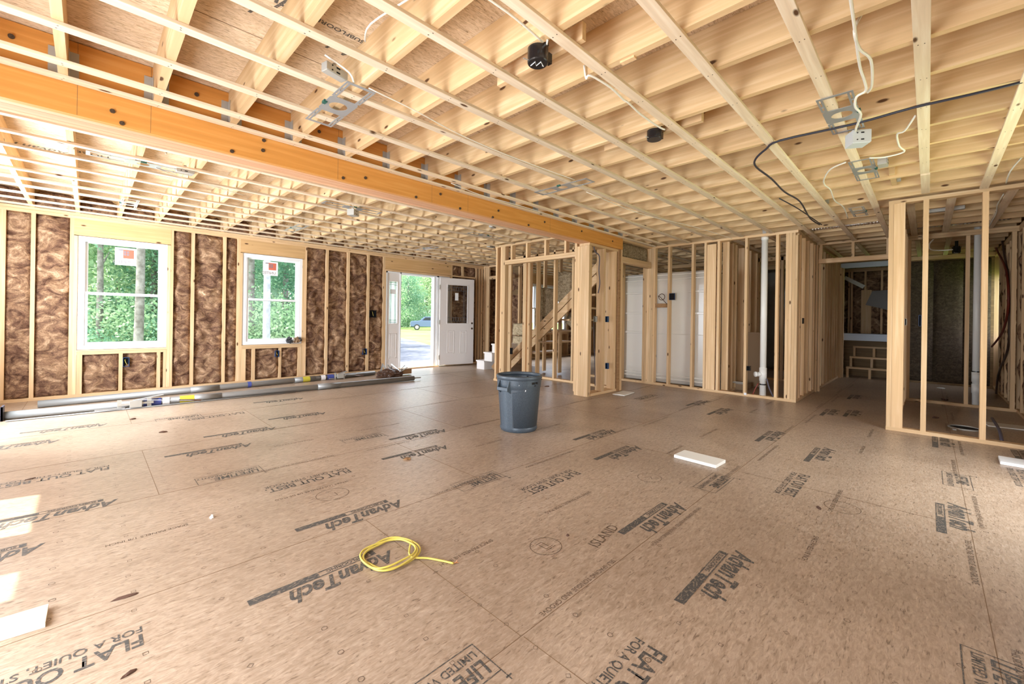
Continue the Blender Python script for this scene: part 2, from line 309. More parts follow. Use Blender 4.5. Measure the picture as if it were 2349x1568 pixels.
# --- lettering stamped on the panels (reads upside down from the camera)
def text(body, name, loc, size, rz, parent, mat='ink', sx=1.0, shear=0.0, bold=0.0, flat=True, mtx=None, align='LEFT'):
    cu = bpy.data.curves.new(name, 'FONT'); cu.body = body; cu.size = size; cu.shear = shear; cu.offset = bold; cu.align_x = align; cu.resolution_u = 3
    t = bpy.data.objects.new('tmp', cu); COL.objects.link(t); bpy.context.view_layer.update()
    me = bpy.data.meshes.new_from_object(t.evaluated_get(bpy.context.evaluated_depsgraph_get())); bpy.data.objects.remove(t); bpy.data.curves.remove(cu)
    me.name = name; me.materials.clear(); me.materials.append(MATS[mat])
    o = bpy.data.objects.new(name, me); COL.objects.link(o); o.parent = parent
    if mtx is not None: o.matrix_local = mtx
    else: o.location = Vector(loc)-Vector(parent.location); o.rotation_euler = (0, 0, rz); o.scale = (sx, 1, 1)
    return o
def join_mesh(name, parts, mat, parent):       # merge finished meshes of one stamp into one part
    bm = bmesh.new()
    for o in parts:
        me = o.data.copy(); me.transform(o.matrix_local if False else Matrix.LocRotScale(o.location, o.rotation_euler, o.scale)); bm.from_mesh(me); bpy.data.meshes.remove(me)
    me = bpy.data.meshes.new(name); bm.to_mesh(me); bm.free(); me.materials.append(MATS[mat])
    for o in parts: bpy.data.objects.remove(o)
    o = bpy.data.objects.new(name, me); COL.objects.link(o); o.parent = parent; return o
PI = math.pi
root0 = floor
def local_stamp(items, boxes, name, mat):      # built around the origin, placed by copies
    ps = [text(b, 'tmp', (x, y, 0), sz, 0, root0, mat, sx, sh, bo) for (b, x, y, sz, sx, sh, bo) in items]
    if boxes:
        mb = MB()
        for (x0, x1, y0, y1) in boxes: mb.quad((x0, y0, 0), (x1, y0, 0), (x1, y1, 0), (x0, y1, 0))
        q = mb.build('tmp', mat, root0, org=(0, 0, 0)); ps.append(q)
    return join_mesh(name, ps, mat, root0)
logo = local_stamp([('AdvanTech', 0, 0.0, 0.135, 0.75, 0.38, 0.0042)], [(0.06, 0.60, -0.060, -0.054), (0.06, 0.60, -0.024, -0.018), (0.06, 0.085, -0.054, -0.024), (0.325, 0.60, -0.054, -0.024)], 'printed_logo', 'ink')
sub_ = local_stamp([('SUBFLOORING', 0.092, -0.050, 0.030, 1.0, 0, 0.0008)], [], 'printed_word', 'ink')
flat_ = local_stamp([('FLAT OUT BEST.', 0, 0, 0.098, 0.80, 0, 0.0018), ('FOR A QUIET, STIFF FLOOR', 0.0, -0.052, 0.052, 0.88, 0, 0.0006)], [], 'printed_slogan', 'ink')
life = local_stamp([('LIFETIME', 0.02, 0.06, 0.090, 0.80, 0.1, 0.002), ('LIMITED WARRANTY', 0.02, 0.012, 0.046, 0.86, 0, 0.0005)],
                   [(0, 0.40, -0.014, -0.010), (0, 0.40, 0.136, 0.140), (0, 0.004, -0.01, 0.19), (0.396, 0.40, -0.01, 0.14), (-0.012, 0.012, 0.17, 0.176)], 'printed_warranty', 'ink')
note1 = local_stamp([('SELF-SPACING TONGUE AND GROOVE', 0, 0.018, 0.034, 0.9, 0, 0)], [], 'printed_note', 'ink_pen')
note2 = local_stamp([('THIS SIDE DOWN  APA RATED  SPACE PANELS 1/8 INCH', 0, 0.015, 0.030, 0.85, 0, 0)], [], 'printed_note', 'ink_pen')
note3 = local_stamp([('SEPARE LOS PANELES 1/8 DE PULG', 0, 0, 0.034, 0.9, 0, 0), ('SPACE PANELS 1/8 INCH', 0.9, 0, 0.034, 0.9, 0, 0)], [], 'printed_note', 'ink_pen')
def stamp(src, x, y, rz=PI, s=1.0, z=0.0008):
    o = src if not src.get('used') else src.copy()
    if src.get('used'): COL.objects.link(o)
    src['used'] = 1
    o.location = (x, y, z); o.rotation_euler = (0, 0, rz); o.scale = (s, s, s); return o
LOGOS = [(880, 1262), (905, 1146), (258, 1144), (88, 1245), (1538, 1152), (1676, 1262), (1450, 1022), (1395, 985), (1012, 984), (1014, 1021), (568, 1016), (625, 979), (240, 971), (130, 1008), (1884, 1026),
         (1776, 988), (2165, 1152), (2330, 1030), (2150, 1000), (1664, 936), (1615, 918), (1905, 938), (1960, 905), (740, 945), (690, 912), (1955, 940)]
for i, p in enumerate(LOGOS):
    w = atz(p); y0 = w.y-0.0
    stamp(logo, w.x+0.02, w.y-0.02); stamp(sub_, w.x+0.02, w.y-0.02)
for p in [(330, 1452), (1490, 1478), (1318, 1080), (252, 1070), (800, 1076), (1835, 1086), (2330, 1075), (560, 945), (1500, 905)]:
    w = atz(p); stamp(flat_, w.x+0.0, w.y)
for p in [(1085, 1470), (2195, 1470), (1130, 1078), (596, 1066), (1635, 1082), (2157, 1078), (460, 948), (870, 990)]:
    w = atz(p); stamp(life, w.x-0.01, w.y-0.02)
for i, y in enumerate(SEAMY):
    for k in range(5):
        x = 1.45+k*1.9+(i % 3)*0.35
        stamp(note1, x, y+0.05); stamp(note2, x+0.9, y-0.022)
for i, y in enumerate((0.43, 1.62, 2.9, 4.1, -0.6)):
    for k in range(3): stamp(note3, 1.3+k*2.4+(i % 2)*1.1, y)
# nail-pattern marks: little rings, squares and diamonds in rows across the joists
nm = MB()
def ring2(mb, x, y, r, n, rot, t=0.0022):
    for k in range(n):
        a, b_ = 2*PI*k/n+rot, 2*PI*(k+1)/n+rot
        mb.quad((x+r*math.cos(a), y+r*math.sin(a), 0.0009), (x+r*math.cos(b_), y+r*math.sin(b_), 0.0009), (x+(r-t)*math.cos(b_), y+(r-t)*math.sin(b_), 0.0009), (x+(r-t)*math.cos(a), y+(r-t)*math.sin(a), 0.0009))
for ix in range(26):
    for iy in range(48):
        x = -0.1+ix*0.244; y = -0.75+iy*0.152+0.05
        if (ix+iy) % 5 == 4: continue
        k = (ix*7+iy*3) % 3
        ring2(nm, x+random.uniform(-.01, .01), y, 0.011, (14, 4, 4)[k], (0, PI/4, 0)[k])
tag(nm.build('nail_mark', 'ink_pen', floor), kind='stuff')
# pencilled notes
pen = MB()
def pline(pts, w=0.0035, z=0.0011):
    for a, b_ in zip(pts, pts[1:]):
        a, b_ = Vector((*a, z)), Vector((*b_, z)); d = (b_-a).normalized(); n = Vector((-d.y, d.x, 0))*w/2; pen.quad(a-n, b_-n, b_+n, a+n)
def pcirc(c, r, n=30): pline([(c[0]+r*math.cos(2*PI*k/n), c[1]+r*0.92*math.sin(2*PI*k/n)) for k in range(n+1)], 0.003)
c0 = atz((1252, 1252)); pcirc(c0, 0.085); c1 = atz((1932, 1163)); pcirc(c1, 0.10); c2 = atz((1490, 1095)); pcirc(c2, 0.09); c3 = atz((763, 1133)); pcirc(c3, 0.10)
pline([(c0.x+0.03, c0.y-.02), (c0.x-0.02, c0.y-.02), (c0.x-.02, c0.y+.03)]); pline([(c0.x+.01, c0.y-.01), (c0.x+.01, c0.y+.04), (c0.x-.03, c0.y+.04)]); pline([(c0.x-.03, c0.y-.03), (c0.x+.04, c0.y-.03)])
pline([(c1.x, c1.y-.03), (c1.x, c1.y+.03)]); pline([(c2.x-.02, c2.y-.03), (c2.x+.02, c2.y), (c2.x-.02, c2.y+.03)]); pline([(c3.x+.02, c3.y+.02), (c3.x+.02, c3.y-.03), (c3.x-.03, c3.y-.03)])
pn = pen.build('pencil_note', 'ink_pen', floor)
w = atz((1375, 1245)); t = text('ISLAND', 'pencil_note', (w.x, w.y, 0.001), 0.085, -0.25, floor, 'ink_pen', 0.95); t.rotation_euler = (0, 0, 0.12); t.location = (w.x-0.05, w.y-0.02, 0.001)
# --- printing on the underside of the deck
def under(body, p, size, rz, sx=1.0, shear=0.0, bold=0.0):
    w_ = atz(p, ZD); mt = Matrix.Translation((w_.x, w_.y, ZD-0.001)) @ Matrix.Rotation(rz, 4, 'Z') @ Matrix.Rotation(PI, 4, 'X') @ Matrix.Diagonal((sx, 1, 1, 1))
    return text(body, 'printed_word', (0, 0, 0), size, 0, ceil, 'ink', 1, shear, bold, mtx=mt)
under('AdvanTech', (830, 120), 0.16, PI, 0.8, 0.35, 0.003); under('SUBFLOORING', (838, 95), 0.045, PI, 1.1, 0, 0.001); under('AdvanTech', (722, 30), 0.15, PI, 0.8, 0.35, 0.003)
under('AdvanTech', (160, 350), 0.15, PI, 0.8, 0.35, 0.002); under('HUBER', (252, 360), 0.10, PI, 1.0, 0, 0.001); under('SUBFLOORING', (118, 80), 0.04, PI, 1.1, 0, 0.001); under('HUBER', (270, 128), 0.10, PI, 1.0, 0, 0.001)
us = MB()
for i, y in enumerate((0.30, 1.52, 2.74, 5.1, 6.32, 7.54)):
    us.box(XL, XF, y-0.002, y+0.002, ZD-0.0012, ZD)
us.build('panel_seam', 'seam', ceil)

# ---------------------------------------------------------------- framed walls
TP0 = 2.438
def stud(p, x0, x1, y0, y1, z0=0.038, z1=TP0, mat='wood_z', name='stud'): return MB().box(x0, x1, y0, y1, z0, z1).build(name, mat, p, org=(x0, y0, z0))
def beamx(p, x0, x1, y0, y1, z0, z1, name='plate', mat='wood_x'): return MB().box(x0, x1, y0, y1, z0, z1).build(name, mat, p, org=(x0, y0, z0))
def beamy(p, x0, x1, y0, y1, z0, z1, name='plate', mat='wood_y'): return MB().box(x0, x1, y0, y1, z0, z1).build(name, mat, p, org=(x0, y0, z0))
# back wall: windows and front door (plane y = YW)
wb = empty('wall_back', (0, YW, 0)); tag(wb, kind='structure'); D = 0.14
WXS = [(-0.80, -0.743), (-0.535, -0.495), (-0.188, -0.149), (0.882, 0.915), (1.135, 1.177), (1.555, 1.597), (1.757, 1.797), (2.828, 2.866), (3.220, 3.266), (3.639, 3.687), (4.061, 4.109), (4.420, 4.458), (6.206, 6.246), (6.998, 7.040),
       (7.095, 7.14), (7.19, 7.235), (7.9, 7.94), (9.45, 9.49), (10.9, 10.94), (11.6, 11.64), (12.4, 12.44)]
for a, b_ in WXS: stud(wb, a, b_, YW, YW+D)
for a, b_, zt in [(-0.149, -0.112, 2.205), (0.842, 0.880, 2.205), (1.797, 1.832, 2.205), (2.792, 2.828, 2.205), (4.458, 4.482, 2.175), (6.168, 6.206, 2.18)]: stud(wb, a, b_, YW, YW+D, 0.038, zt)
stud(wb, 6.549, 6.60, YW, YW+D, 2.20, TP0); beamx(wb, 6.246, 6.998, YW, YW+D, 2.165, 2.20)
for a, b_ in [(-0.110, -0.055), (0.313, 0.354), (0.733, 0.774), (0.807, 0.84), (1.832, 1.895), (1.989, 2.035), (2.413, 2.450), (2.735, 2.79)]: stud(wb, a, b_, YW, YW+D, 0.038, 0.575, name='cripple_stud')
beamx(wb, -0.112, 0.842, YW-0.004, YW+D, 0.575, 0.615, 'sill_plate'); beamx(wb, 1.832, 2.792, YW-0.004, YW+D, 0.575, 0.615, 'sill_plate')
beamx(wb, -0.112, 0.842, YW, YW+D, 0.617, 0.640, 'sill_plate'); beamx(wb, 1.832, 2.792, YW, YW+D, 0.617, 0.640, 'sill_plate')
beamx(wb, -0.149, 0.882, YW-0.002, YW+D, 2.215, TP0, 'header', 'header_x'); beamx(wb, 1.797, 2.828, YW-0.002, YW+D, 2.215, TP0, 'header', 'header_x'); beamx(wb, 4.458, 6.206, YW-0.002, YW+D, 2.185, TP0, 'header', 'header_x')
beamx(wb, 4.482, 6.168, YW-0.006, YW+0.10, 2.145, 2.180, 'header_shim')
beamx(wb, -0.85, 4.46, YW-0.006, YW+D, 0, 0.038, 'bottom_plate'); beamx(wb, 6.17, XF, YW-0.006, YW+D, 0, 0.038, 'bottom_plate')
beamx(wb, XL, XF, YW-0.002, YW+D, TP0, TP0+0.037, 'top_plate'); beamx(wb, XL, XF, YW-0.006, YW+D, TP0+0.039, ZJ, 'top_plate')
beamx(wb, XL, XF, YW+0.03, YW+D, ZJ, ZD, 'rim_board', 'osb_panel')
def sheath(p, name, rects, axis, c, t, mat='osb_panel'):    # outer skin
    mb = MB()
    for a0, a1, z0, z1 in rects:
        if axis == 'y': mb.box(a0, a1, c, c+t, z0, z1)
        else: mb.box(c, c+t, a0, a1, z0, z1)
    return mb.build(name, mat, p, org=(0, 0, 0))
W3 = (8.02, 9.42); W4 = (9.55, 10.85)
sheath(wb, 'sheathing', [(XL-0.2, -0.11, -0.25, 3), (-0.11, 0.84, -0.25, 0.64), (-0.11, 0.84, 2.21, 3), (0.84, 1.832, -0.25, 3), (1.832, 2.792, -0.25, 0.64), (1.832, 2.792, 2.21, 3), (2.792, 4.482, -0.25, 3), (4.482, 6.168, 2.17, 3),
        (4.482, 6.168, -0.25, 0.0), (6.168, W3[0], -0.25, 3), (W3[0], W3[1], -0.25, 0.75), (W3[0], W3[1], 2.2, 3), (W3[1], W4[0], -0.25, 3), (*W4, -0.25, 0.75), (*W4, 2.2, 3), (W4[1], XF+0.2, -0.25, 3)], 'y', YW+D, 0.02)
for (a, b_) in (W3, W4):
    beamx(wb, a, b_, YW, YW+D, 2.2, TP0, 'header', 'header_x'); beamx(wb, a, b_, YW, YW+D, 0.69, 0.75, 'sill_plate')
    for x in (a-0.04, b_): stud(wb, x, x+0.04, YW, YW+D)
    for x in (a+0.45, a+0.9): stud(wb, x, x+0.04, YW, YW+D, 0.038, 0.69, name='cripple_stud')
# left wall (behind the left edge of the frame): broad glazed openings
wl = empty('wall_left', (XL, 0, 0)); tag(wl, kind='structure')
LOP = [(-0.7, 0.80), (0.95, 2.45), (2.80, 3.09), (3.53, 4.22), (5.2, 7.4)]
rects = []; prev = YR-0.2
for a, b_ in LOP:
    rects.append((prev, a, -0.25, 3)); z0 = 0.0 if b_ < 5 else 0.8; rects.append((a, b_, 2.15, 3))
    rects.append((a, b_, -0.25, z0)); prev = b_
rects.append((prev, YW+0.16, -0.25, 3)); sheath(wl, 'sheathing', rects, 'x', XL-0.16, 0.02)
for a, b_ in LOP:
    for y in (a-0.04, b_): stud(wl, XL-0.14, XL, y, y+0.04)
    beamy(wl, XL-0.14, XL, a, b_, 2.15, TP0, 'header')
beamy(wl, XL-0.14, XL, YR, YW, TP0, ZJ, 'top_plate')
for a, b_ in [(0.8, 0.95), (2.45, 2.80), (3.09, 3.53), (4.22, 5.2), (7.4, YW)]: beamy(wl, XL-0.14, XL, a, b_, 0, 0.038, 'bottom_plate')
tag(MB().box(XL-1.75, XL-0.17, 4.75, 7.9, 2.42, 2.50).build('sun_blocking_roof', 'siding'), 'unseen small roof added outside the left wall to block the sun', kind='structure')  # unseen roof added to keep sun off the floor along the window wall
for i, y in enumerate((0.05, 1.70, 3.82, 6.3)):
    MB().box(XL-0.10, XL-0.06, y-0.02, y+0.02, 0.0 if y < 5 else 0.8, 2.15).build('mullion', 'white_vinyl', wl)
# right wall: broad opening beside the camera, insulated further on
wr = empty('wall_right', (0, YR, 0)); tag(wr, kind='structure')
sheath(wr, 'sheathing', [(XL-0.2, 3.4, -0.25, 3), (3.4, 5.2, 2.15, 3), (3.4, 5.2, -0.25, 0.0), (5.2, 11.0, -0.25, 3), (11.0, 11.9, -0.25, 0.9), (11.0, 11.9, 2.1, 3), (11.9, XF+0.2, -0.25, 3)], 'y', YR-0.16, 0.02)
for x in (-0.8, -0.4, 0, .4, .8, 1.2, 1.6, 2.0, 2.4, 2.8, 3.2, 3.38, 5.22): stud(wr, x-0.02, x+0.02, YR-0.14, YR)
beamx(wr, 3.4, 5.2, YR-0.14, YR, 2.15, TP0, 'header'); beamx(wr, XL, XF, YR-0.14, YR, TP0, ZJ, 'top_plate')
beamx(wr, 5.24, XF, YR-0.14, YR, 0, 0.038, 'bottom_plate'); beamx(wr, XL, 3.4, YR-0.14, YR, 0, 0.038, 'bottom_plate')
RST = [5.6, 6.0, 6.43, 6.83, 7.26, 7.66, 8.07, 8.5, 8.9, 9.3, 9.72, 10.12, 10.53, 10.94, 11.92, 12.35, 12.8]
for x in RST: stud(wr, x, x+0.04, YR-0.14, YR)
# far wall
wf = empty('wall_far', (XF, 0, 0)); tag(wf, kind='structure')
sheath(wf, 'sheathing', [(YR-0.2, YW+0.16, -0.25, 3)], 'x', XF+0.14, 0.02)
for px in (1877+68, 1800+565/3.733, 1800+680/3.733, 1800+820/3.733): 
    y = atx((px, 700), XF).y; stud(wf, XF, XF+0.13, y-0.04, y)
y = atx((1800+742/3.733, 700), XF).y; stud(wf, XF-0.01, XF+0.03, y, y+0.19, 0.038, 1.98)
beamy(wf, XF, XF+0.13, YR, YW, TP0, ZJ, 'top_plate'); beamy(wf, XF, XF+0.13, YR, YW, 0, 0.038, 'bottom_plate')
# windows of the back wall
def window(name, x0, x1, z0, z1, y, sashy=True, sticker=None):
    r = empty(name, ((x0+x1)/2, y, z0)); tag(r, kind='structure')
    f = MB(); t = 0.050
    f.box(x0, x1, y, y+0.09, z0, z0+t); f.box(x0, x1, y, y+0.09, z1-t, z1); f.box(x0, x0+t, y, y+0.09, z0+t, z1-t); f.box(x1-t, x1, y, y+0.09, z0+t, z1-t); f.build('window_frame', 'white_vinyl', r)
    f = MB(); g = 0.018                                     # stop bead around the frame
    f.box(x0+t, x1-t, y+0.004, y+0.016, z1-t-g, z1-t); f.box(x0+t, x0+t+g, y+0.004, y+0.016, z0+t, z1-t-g); f.box(x1-t-g, x1-t, y+0.004, y+0.016, z0+t, z1-t-g); f.build('window_stop', 'white_vinyl', r)
    zm = (z0+z1)/2+0.0; a, b_ = x0+t, x1-t
    for nm_, y0, za, zb in (('upper_sash', y+0.055, zm-0.02, z1-t), ('lower_sash', y+0.018, z0+t, zm+0.018)):
        s_ = MB(); w_ = 0.050
        h0_ = za+(w_ if nm_ == 'lower_sash' else 0.03); s_.box(a, b_, y0, y0+0.028, za, h0_); s_.box(a, b_, y0, y0+0.028, zb-0.032, zb); s_.box(a, a+w_, y0, y0+0.028, h0_, zb-0.032); s_.box(b_-w_, b_, y0, y0+0.028, h0_, zb-0.032)
        so = s_.build(nm_, 'white_vinyl', r)
        q = MB().quad((a+w_, y0+0.014, za), (b_-w_, y0+0.014, za), (b_-w_, y0+0.014, zb), (a+w_, y0+0.014, zb)).build('pane', 'glass', r); nest(q, so)
    if sticker:
        xa, xb, za, zb = sticker; ys = y+0.066; w_ = xb-xa; h = zb-za
        MB().box(xa, xb, ys, ys+0.001, za, zb).build('sticker', 'sticker_white', r); stk = COL.objects[-1]
        e = MB(); e.box(xa+w_*.38, xb-w_*.12, ys-0.0012, ys-0.0004, za+h*.40, zb-h*.10)
        nest(e.build('sticker_emblem', 'sticker_red', r), stk)
        e = MB()
        for cx_, cz in ((.46, .62), (.60, .62), (.46, .76), (.60, .76)): e.box(xa+w_*(cx_-.05), xa+w_*(cx_+.05), ys-0.0022, ys-0.0013, za+h*(cz-.055), za+h*(cz+.055))
        e.quad((xa+w_*.38, ys-0.0013, zb-h*.10), (xa+w_*.16, ys-0.0013, zb-h*.10), (xa+w_*.16, ys-0.0013, zb-h*.16), (xa+w_*.38, ys-0.0013, zb-h*.16))
        nest(e.build('sticker_emblem', 'sticker_ink', r), stk)
        mt = Matrix.Translation(Vector((xb-w_*.13, ys-0.0012, za+h*.10))-Vector(r.location)) @ Matrix.Rotation(PI, 4, 'Z') @ Matrix.Rotation(PI/2, 4, 'X')
        text('UNITED', 'sticker_lettering', (0, 0, 0), w_*0.27, 0, r, 'sticker_ink', mtx=mt)
    return r
a1 = aty((264, 566), YW+.06); a2 = aty((313, 610), YW+.06); st1 = (a1.x, a2.x, a2.z, a1.z)
a1 = aty((604, 598), YW+.06); a2 = aty((638, 633), YW+.06); st2 = (a1.x, a2.x, a2.z, a1.z)
window('window_1', -0.110, 0.840, 0.645, 2.208, YW+0.012, sticker=st1)
window('window_2', 1.832, 2.790, 0.645, 2.208, YW+0.012, sticker=st2)
window('window_3', W3[0], (W3[0]+W3[1])/2-0.01, 0.75, 2.2, YW+0.03); window('window_4', (W3[0]+W3[1])/2+0.01, W3[1], 0.75, 2.2, YW+0.03)
window('window_5', W4[0], W4[1], 0.75, 2.2, YW+0.03)
# front door: frame, sidelight, slab swung in against the wall
dr = empty('door_1', (5.85, YW, 0)); tag(dr, kind='structure')
f = MB(); z1 = 2.142
f.box(4.485, 4.515, YW+0.0, YW+0.13, 0.02, z1); f.box(4.825, 4.850, YW+0.0, YW+0.13, 0.02, z1); f.box(5.73, 5.80, YW+0.02, YW+0.13, 0.02, z1); f.box(5.80, 5.85, YW+0.0, YW+0.13, 0.02, z1); f.box(4.485, 6.165, YW+0.0, YW+0.13, z1-0.03, z1)
f.box(4.85, 5.73, YW+0.06, YW+0.10, z1-0.045, z1-0.03)
f.build('door_frame', 'white_vinyl', dr); MB().box(5.85, 6.165, YW+0.01, YW+0.14, 0.02, z1-0.03).build('sidelight_board', 'white_paint', dr)
MB().box(4.485, 5.85, YW-0.03, YW+0.16, 0.0, 0.025).build('threshold', 'wood_x', dr)
def panel_slab(parent, x0, x1, z0, z1, y0, y1, g, panels, mat, local):   # slab with a glazed hole g and raised panels
    s_ = MB(); gx0, gx1, gz0, gz1 = g
    s_.box(x0, gx0, y0, y1, z0, z1); s_.box(gx1, x1, y0, y1, z0, z1); s_.box(gx0, gx1, y0, y1, z0, gz0); s_.box(gx0, gx1, y0, y1, gz1, z1)
    so = s_.build('door_slab' if local else 'sidelight_slab', mat, parent, local=local)
    t = 0.022; fr_ = MB()
    for yy0, yy1 in ((y0-0.008, y0+0.01),):
        fr_.box(gx0-t, gx1+t, yy0, yy1, gz0-t, gz0); fr_.box(gx0-t, gx1+t, yy0, yy1, gz1, gz1+t); fr_.box(gx0-t, gx0, yy0, yy1, gz0, gz1); fr_.box(gx1, gx1+t, yy0, yy1, gz0, gz1)
    nest(fr_.build('lite_frame', mat, parent, local=local, bevel=0.003), so)
    ym = (y0+y1)/2; MB().quad((gx0, ym, gz0), (gx1, ym, gz0), (gx1, ym, gz1), (gx0, ym, gz1)).build('pane', 'glass' if local else 'frosted', parent, local=local); nest(COL.objects[-1], so)
    cm = MB(); w_ = gx1-gx0; h = gz1-gz0; r_ = 0.0035
    def cv(a, b_, c, d): cm.box(min(a, c)-r_, max(a, c)+r_, ym-0.004, ym+0.004, min(b_, d)-r_, max(b_, d)+r_)
    e = min(w_*0.16, 0.06)
    for q in (gx0+e, gx1-e, gx0+e*1.7, gx1-e*1.7): cv(q, gz0, q, gz1)
    for q in (gz0+e*0.8, gz1-e*0.8, gz0+e*2.2, gz1-e*2.2): cv(gx0, q, gx1, q)
    if local:
        for k in range(1, 5): cv(gx0+e*1.7+(w_-3.4*e)*k/5, gz1-e*2.2, gx0+e*1.7+(w_-3.4*e)*k/5, gz1-e*0.8); cv(gx0+e*1.7+(w_-3.4*e)*k/5, gz0+e*2.2, gx0+e*1.7+(w_-3.4*e)*k/5, gz0+e*0.8)
    nest(cm.build('caming', 'caming', parent, local=local), so)
    for px0, px1, pz0, pz1 in panels:
        pm = MB(); t = 0.02
        pm.box(px0, px1, y0-0.006, y0+0.01, pz0, pz0+t); pm.box(px0, px1, y0-0.006, y0+0.01, pz1-t, pz1); pm.box(px0, px0+t, y0-0.006, y0+0.01, pz0, pz1); pm.box(px1-t, px1, y0-0.006, y0+0.01, pz0, pz1)
        pm.box(px0+t*2, px1-t*2, y0-0.004, y0+0.01, pz0+t*2, pz1-t*2); nest(pm.build('door_panel', mat, parent, local=local, bevel=0.004), so)
panel_slab(dr, 4.515, 4.825, 0.02, 2.112, YW+0.02, YW+0.065, (4.575, 4.770, 1.02, 1.93), [(4.585, 4.760, 0.26, 0.80)], 'white_paint', False)
g_ = MB(); g_.box(4.61, 4.74, YW+0.035, YW+0.037, 1.66, 1.76); g_.build('paper_tag', 'sticker_white', dr)
ds = empty('entry_door', (5.855, YW-0.012, 0.0), -math.radians(11)); tag(ds, kind='thing'); tag(ds, 'white entry door standing open against the back wall, leaded glass above two panels', 'door')
LD = 0.914
panel_slab(ds, 0.0, LD, 0.035, 2.108, -0.045, 0.0, (0.20, 0.735, 1.03, 1.945), [(0.20, 0.385, 0.30, 0.85), (0.545, 0.725, 0.30, 0.85)], 'white_paint', True)
for z in (1.03, 0.90): MB().tube([(0.868, -0.0475, z), (0.868, -0.005, z)], 0.026, 16).build('lock_bore', 'brass_dark', ds, local=True)
MB().box(0.40, 0.49, -0.032, -0.030, 1.58, 1.76).build('paper_tag', 'sticker_white', ds, local=True)
for z in (0.22, 1.05, 1.88): MB().box(-0.018, 0.004, -0.05, -0.012, z-0.05, z+0.05).tube([(-0.007, -0.052, z-.055), (-0.007, -0.052, z+.055)], 0.007, 8).build('hinge', 'zinc_dull', ds, local=True)

# ---------------------------------------------------------------- ceiling timbers
beam = empty('lumber_beam', (XL, YB0, 2.32)); tag(beam, 'deep orange laminated beam crossing the whole ceiling', 'beam')
MB().box(XL, 6.17, YB0, YB0+0.045, 2.32, 2.745).build('outer_ply', 'beam_x', beam)
for k in range(1, 5): MB().box(XL, 6.17, YB0+0.048*k, YB0+0.048*k+0.0465, 2.32+(0.001 if k % 2 else 0), 2.745).build('ply', 'beam_under', beam)
bl = MB()
bx = random.Random(3)
for p in [(26, 84), (451, 217), (258, 255), (280, 283), (532, 347), (603, 345), (732, 302), (787, 408), (838, 408), (954, 452), (1010, 445), (1055, 478), (1143, 483), (1130, 498), (1212, 516), (1249, 509), (1334, 530), (1405, 553), (605, 322)]:
    w = aty(p, YB0); bl.tube([(w.x, YB0-0.008, w.z), (w.x, YB0+0.01, w.z)], 0.013, 12).tube([(w.x, YB0-0.013, w.z), (w.x, YB0, w.z)], 0.006, 6)
bl.build('lag_bolt', 'brass_dark', beam)
bs = MB()
for x in (-0.06, 0.27, 1.48, 2.9, 2.43, 4.3): bs.box(x-0.0008, x+0.0008, YB0-0.0008, YB0, 2.321, 2.744)
bs.build('butt_seam', 'seam', beam)
XJ = [-0.096+0.4128*k for k in range(-2, 33)]
jn = None; jf = None
def joist_mesh(y0, y1): return MB().box(0, 0.04, y0, y1, ZJ, ZD-0.001).build('ceiling_joist', 'joist_y', org=(0, y0, ZJ))
for k, xr in enumerate(XJ):
    ynear1 = YB0-0.003 if xr < 6.2 else 8.22
    if jn is None or (xr > 6.2 and not globals().get('jlong')):
        jn = joist_mesh(YR+0.01, ynear1); o = jn; jlong = xr > 6.2
    else: o = jn.copy(); COL.objects.link(o)
    o.location = (xr-0.04, YR+0.01, ZJ)
    if xr < 6.2: lb = ('joist on the camera side of the orange beam, %s from its left' % nth(k)); gp = 'joists hung on the camera side of the beam'
    else: lb = 'joist over the rooms past the orange beam, %s beyond its end' % nth(k-16) ; gp = 'joists beyond the end of the beam'
    tag(o, lb, 'joist', gp)
    if xr < 6.2:
        if jf is None: jf = MB().box(0, 0.04, YB1+0.005, 8.285, ZJ, ZD-0.001).build('ceiling_joist', 'joist_y', org=(0, YB1+0.005, ZJ)); o = jf
        else: o = jf.copy(); COL.objects.link(o)
        o.location = (xr-0.04, YB1+0.005, ZJ)
        tag(o, 'joist on the window side of the orange beam, %s from the left' % nth(k), 'joist', 'joists between the beam and the window wall')
# joist hangers on the beam
h0 = None
for k, xr in enumerate(XJ):
    if xr > 6.1: break
    if h0 is None:
        h0 = empty('joist_hanger', (xr-0.02, YB0, ZJ)); x, y, z = h0.location
        s_ = MB(); s_.box(x-0.062, x-0.022, y-0.0045, y-0.001, z+0.0, z+0.165); s_.box(x+0.022, x+0.062, y-0.0045, y-0.001, z+0.0, z+0.165); s_.build('nailing_flange', 'zinc_dull', h0)
        s_ = MB(); s_.box(x-0.0235, x-0.0212, y-0.06, y, z-0.002, z+0.16); s_.box(x+0.0212, x+0.0235, y-0.06, y, z-0.002, z+0.16); s_.box(x-0.0235, x+0.0235, y-0.06, y, z-0.004, z-0.0015); s_.build('saddle', 'zinc_dull', h0)
        o = h0
    else: o = dup(h0); o.location = (xr-0.02, YB0, ZJ)
    tag(o, 'metal joist hanger on the orange beam, %s from its left end' % nth(k), 'bracket', 'joist hangers on the beam')
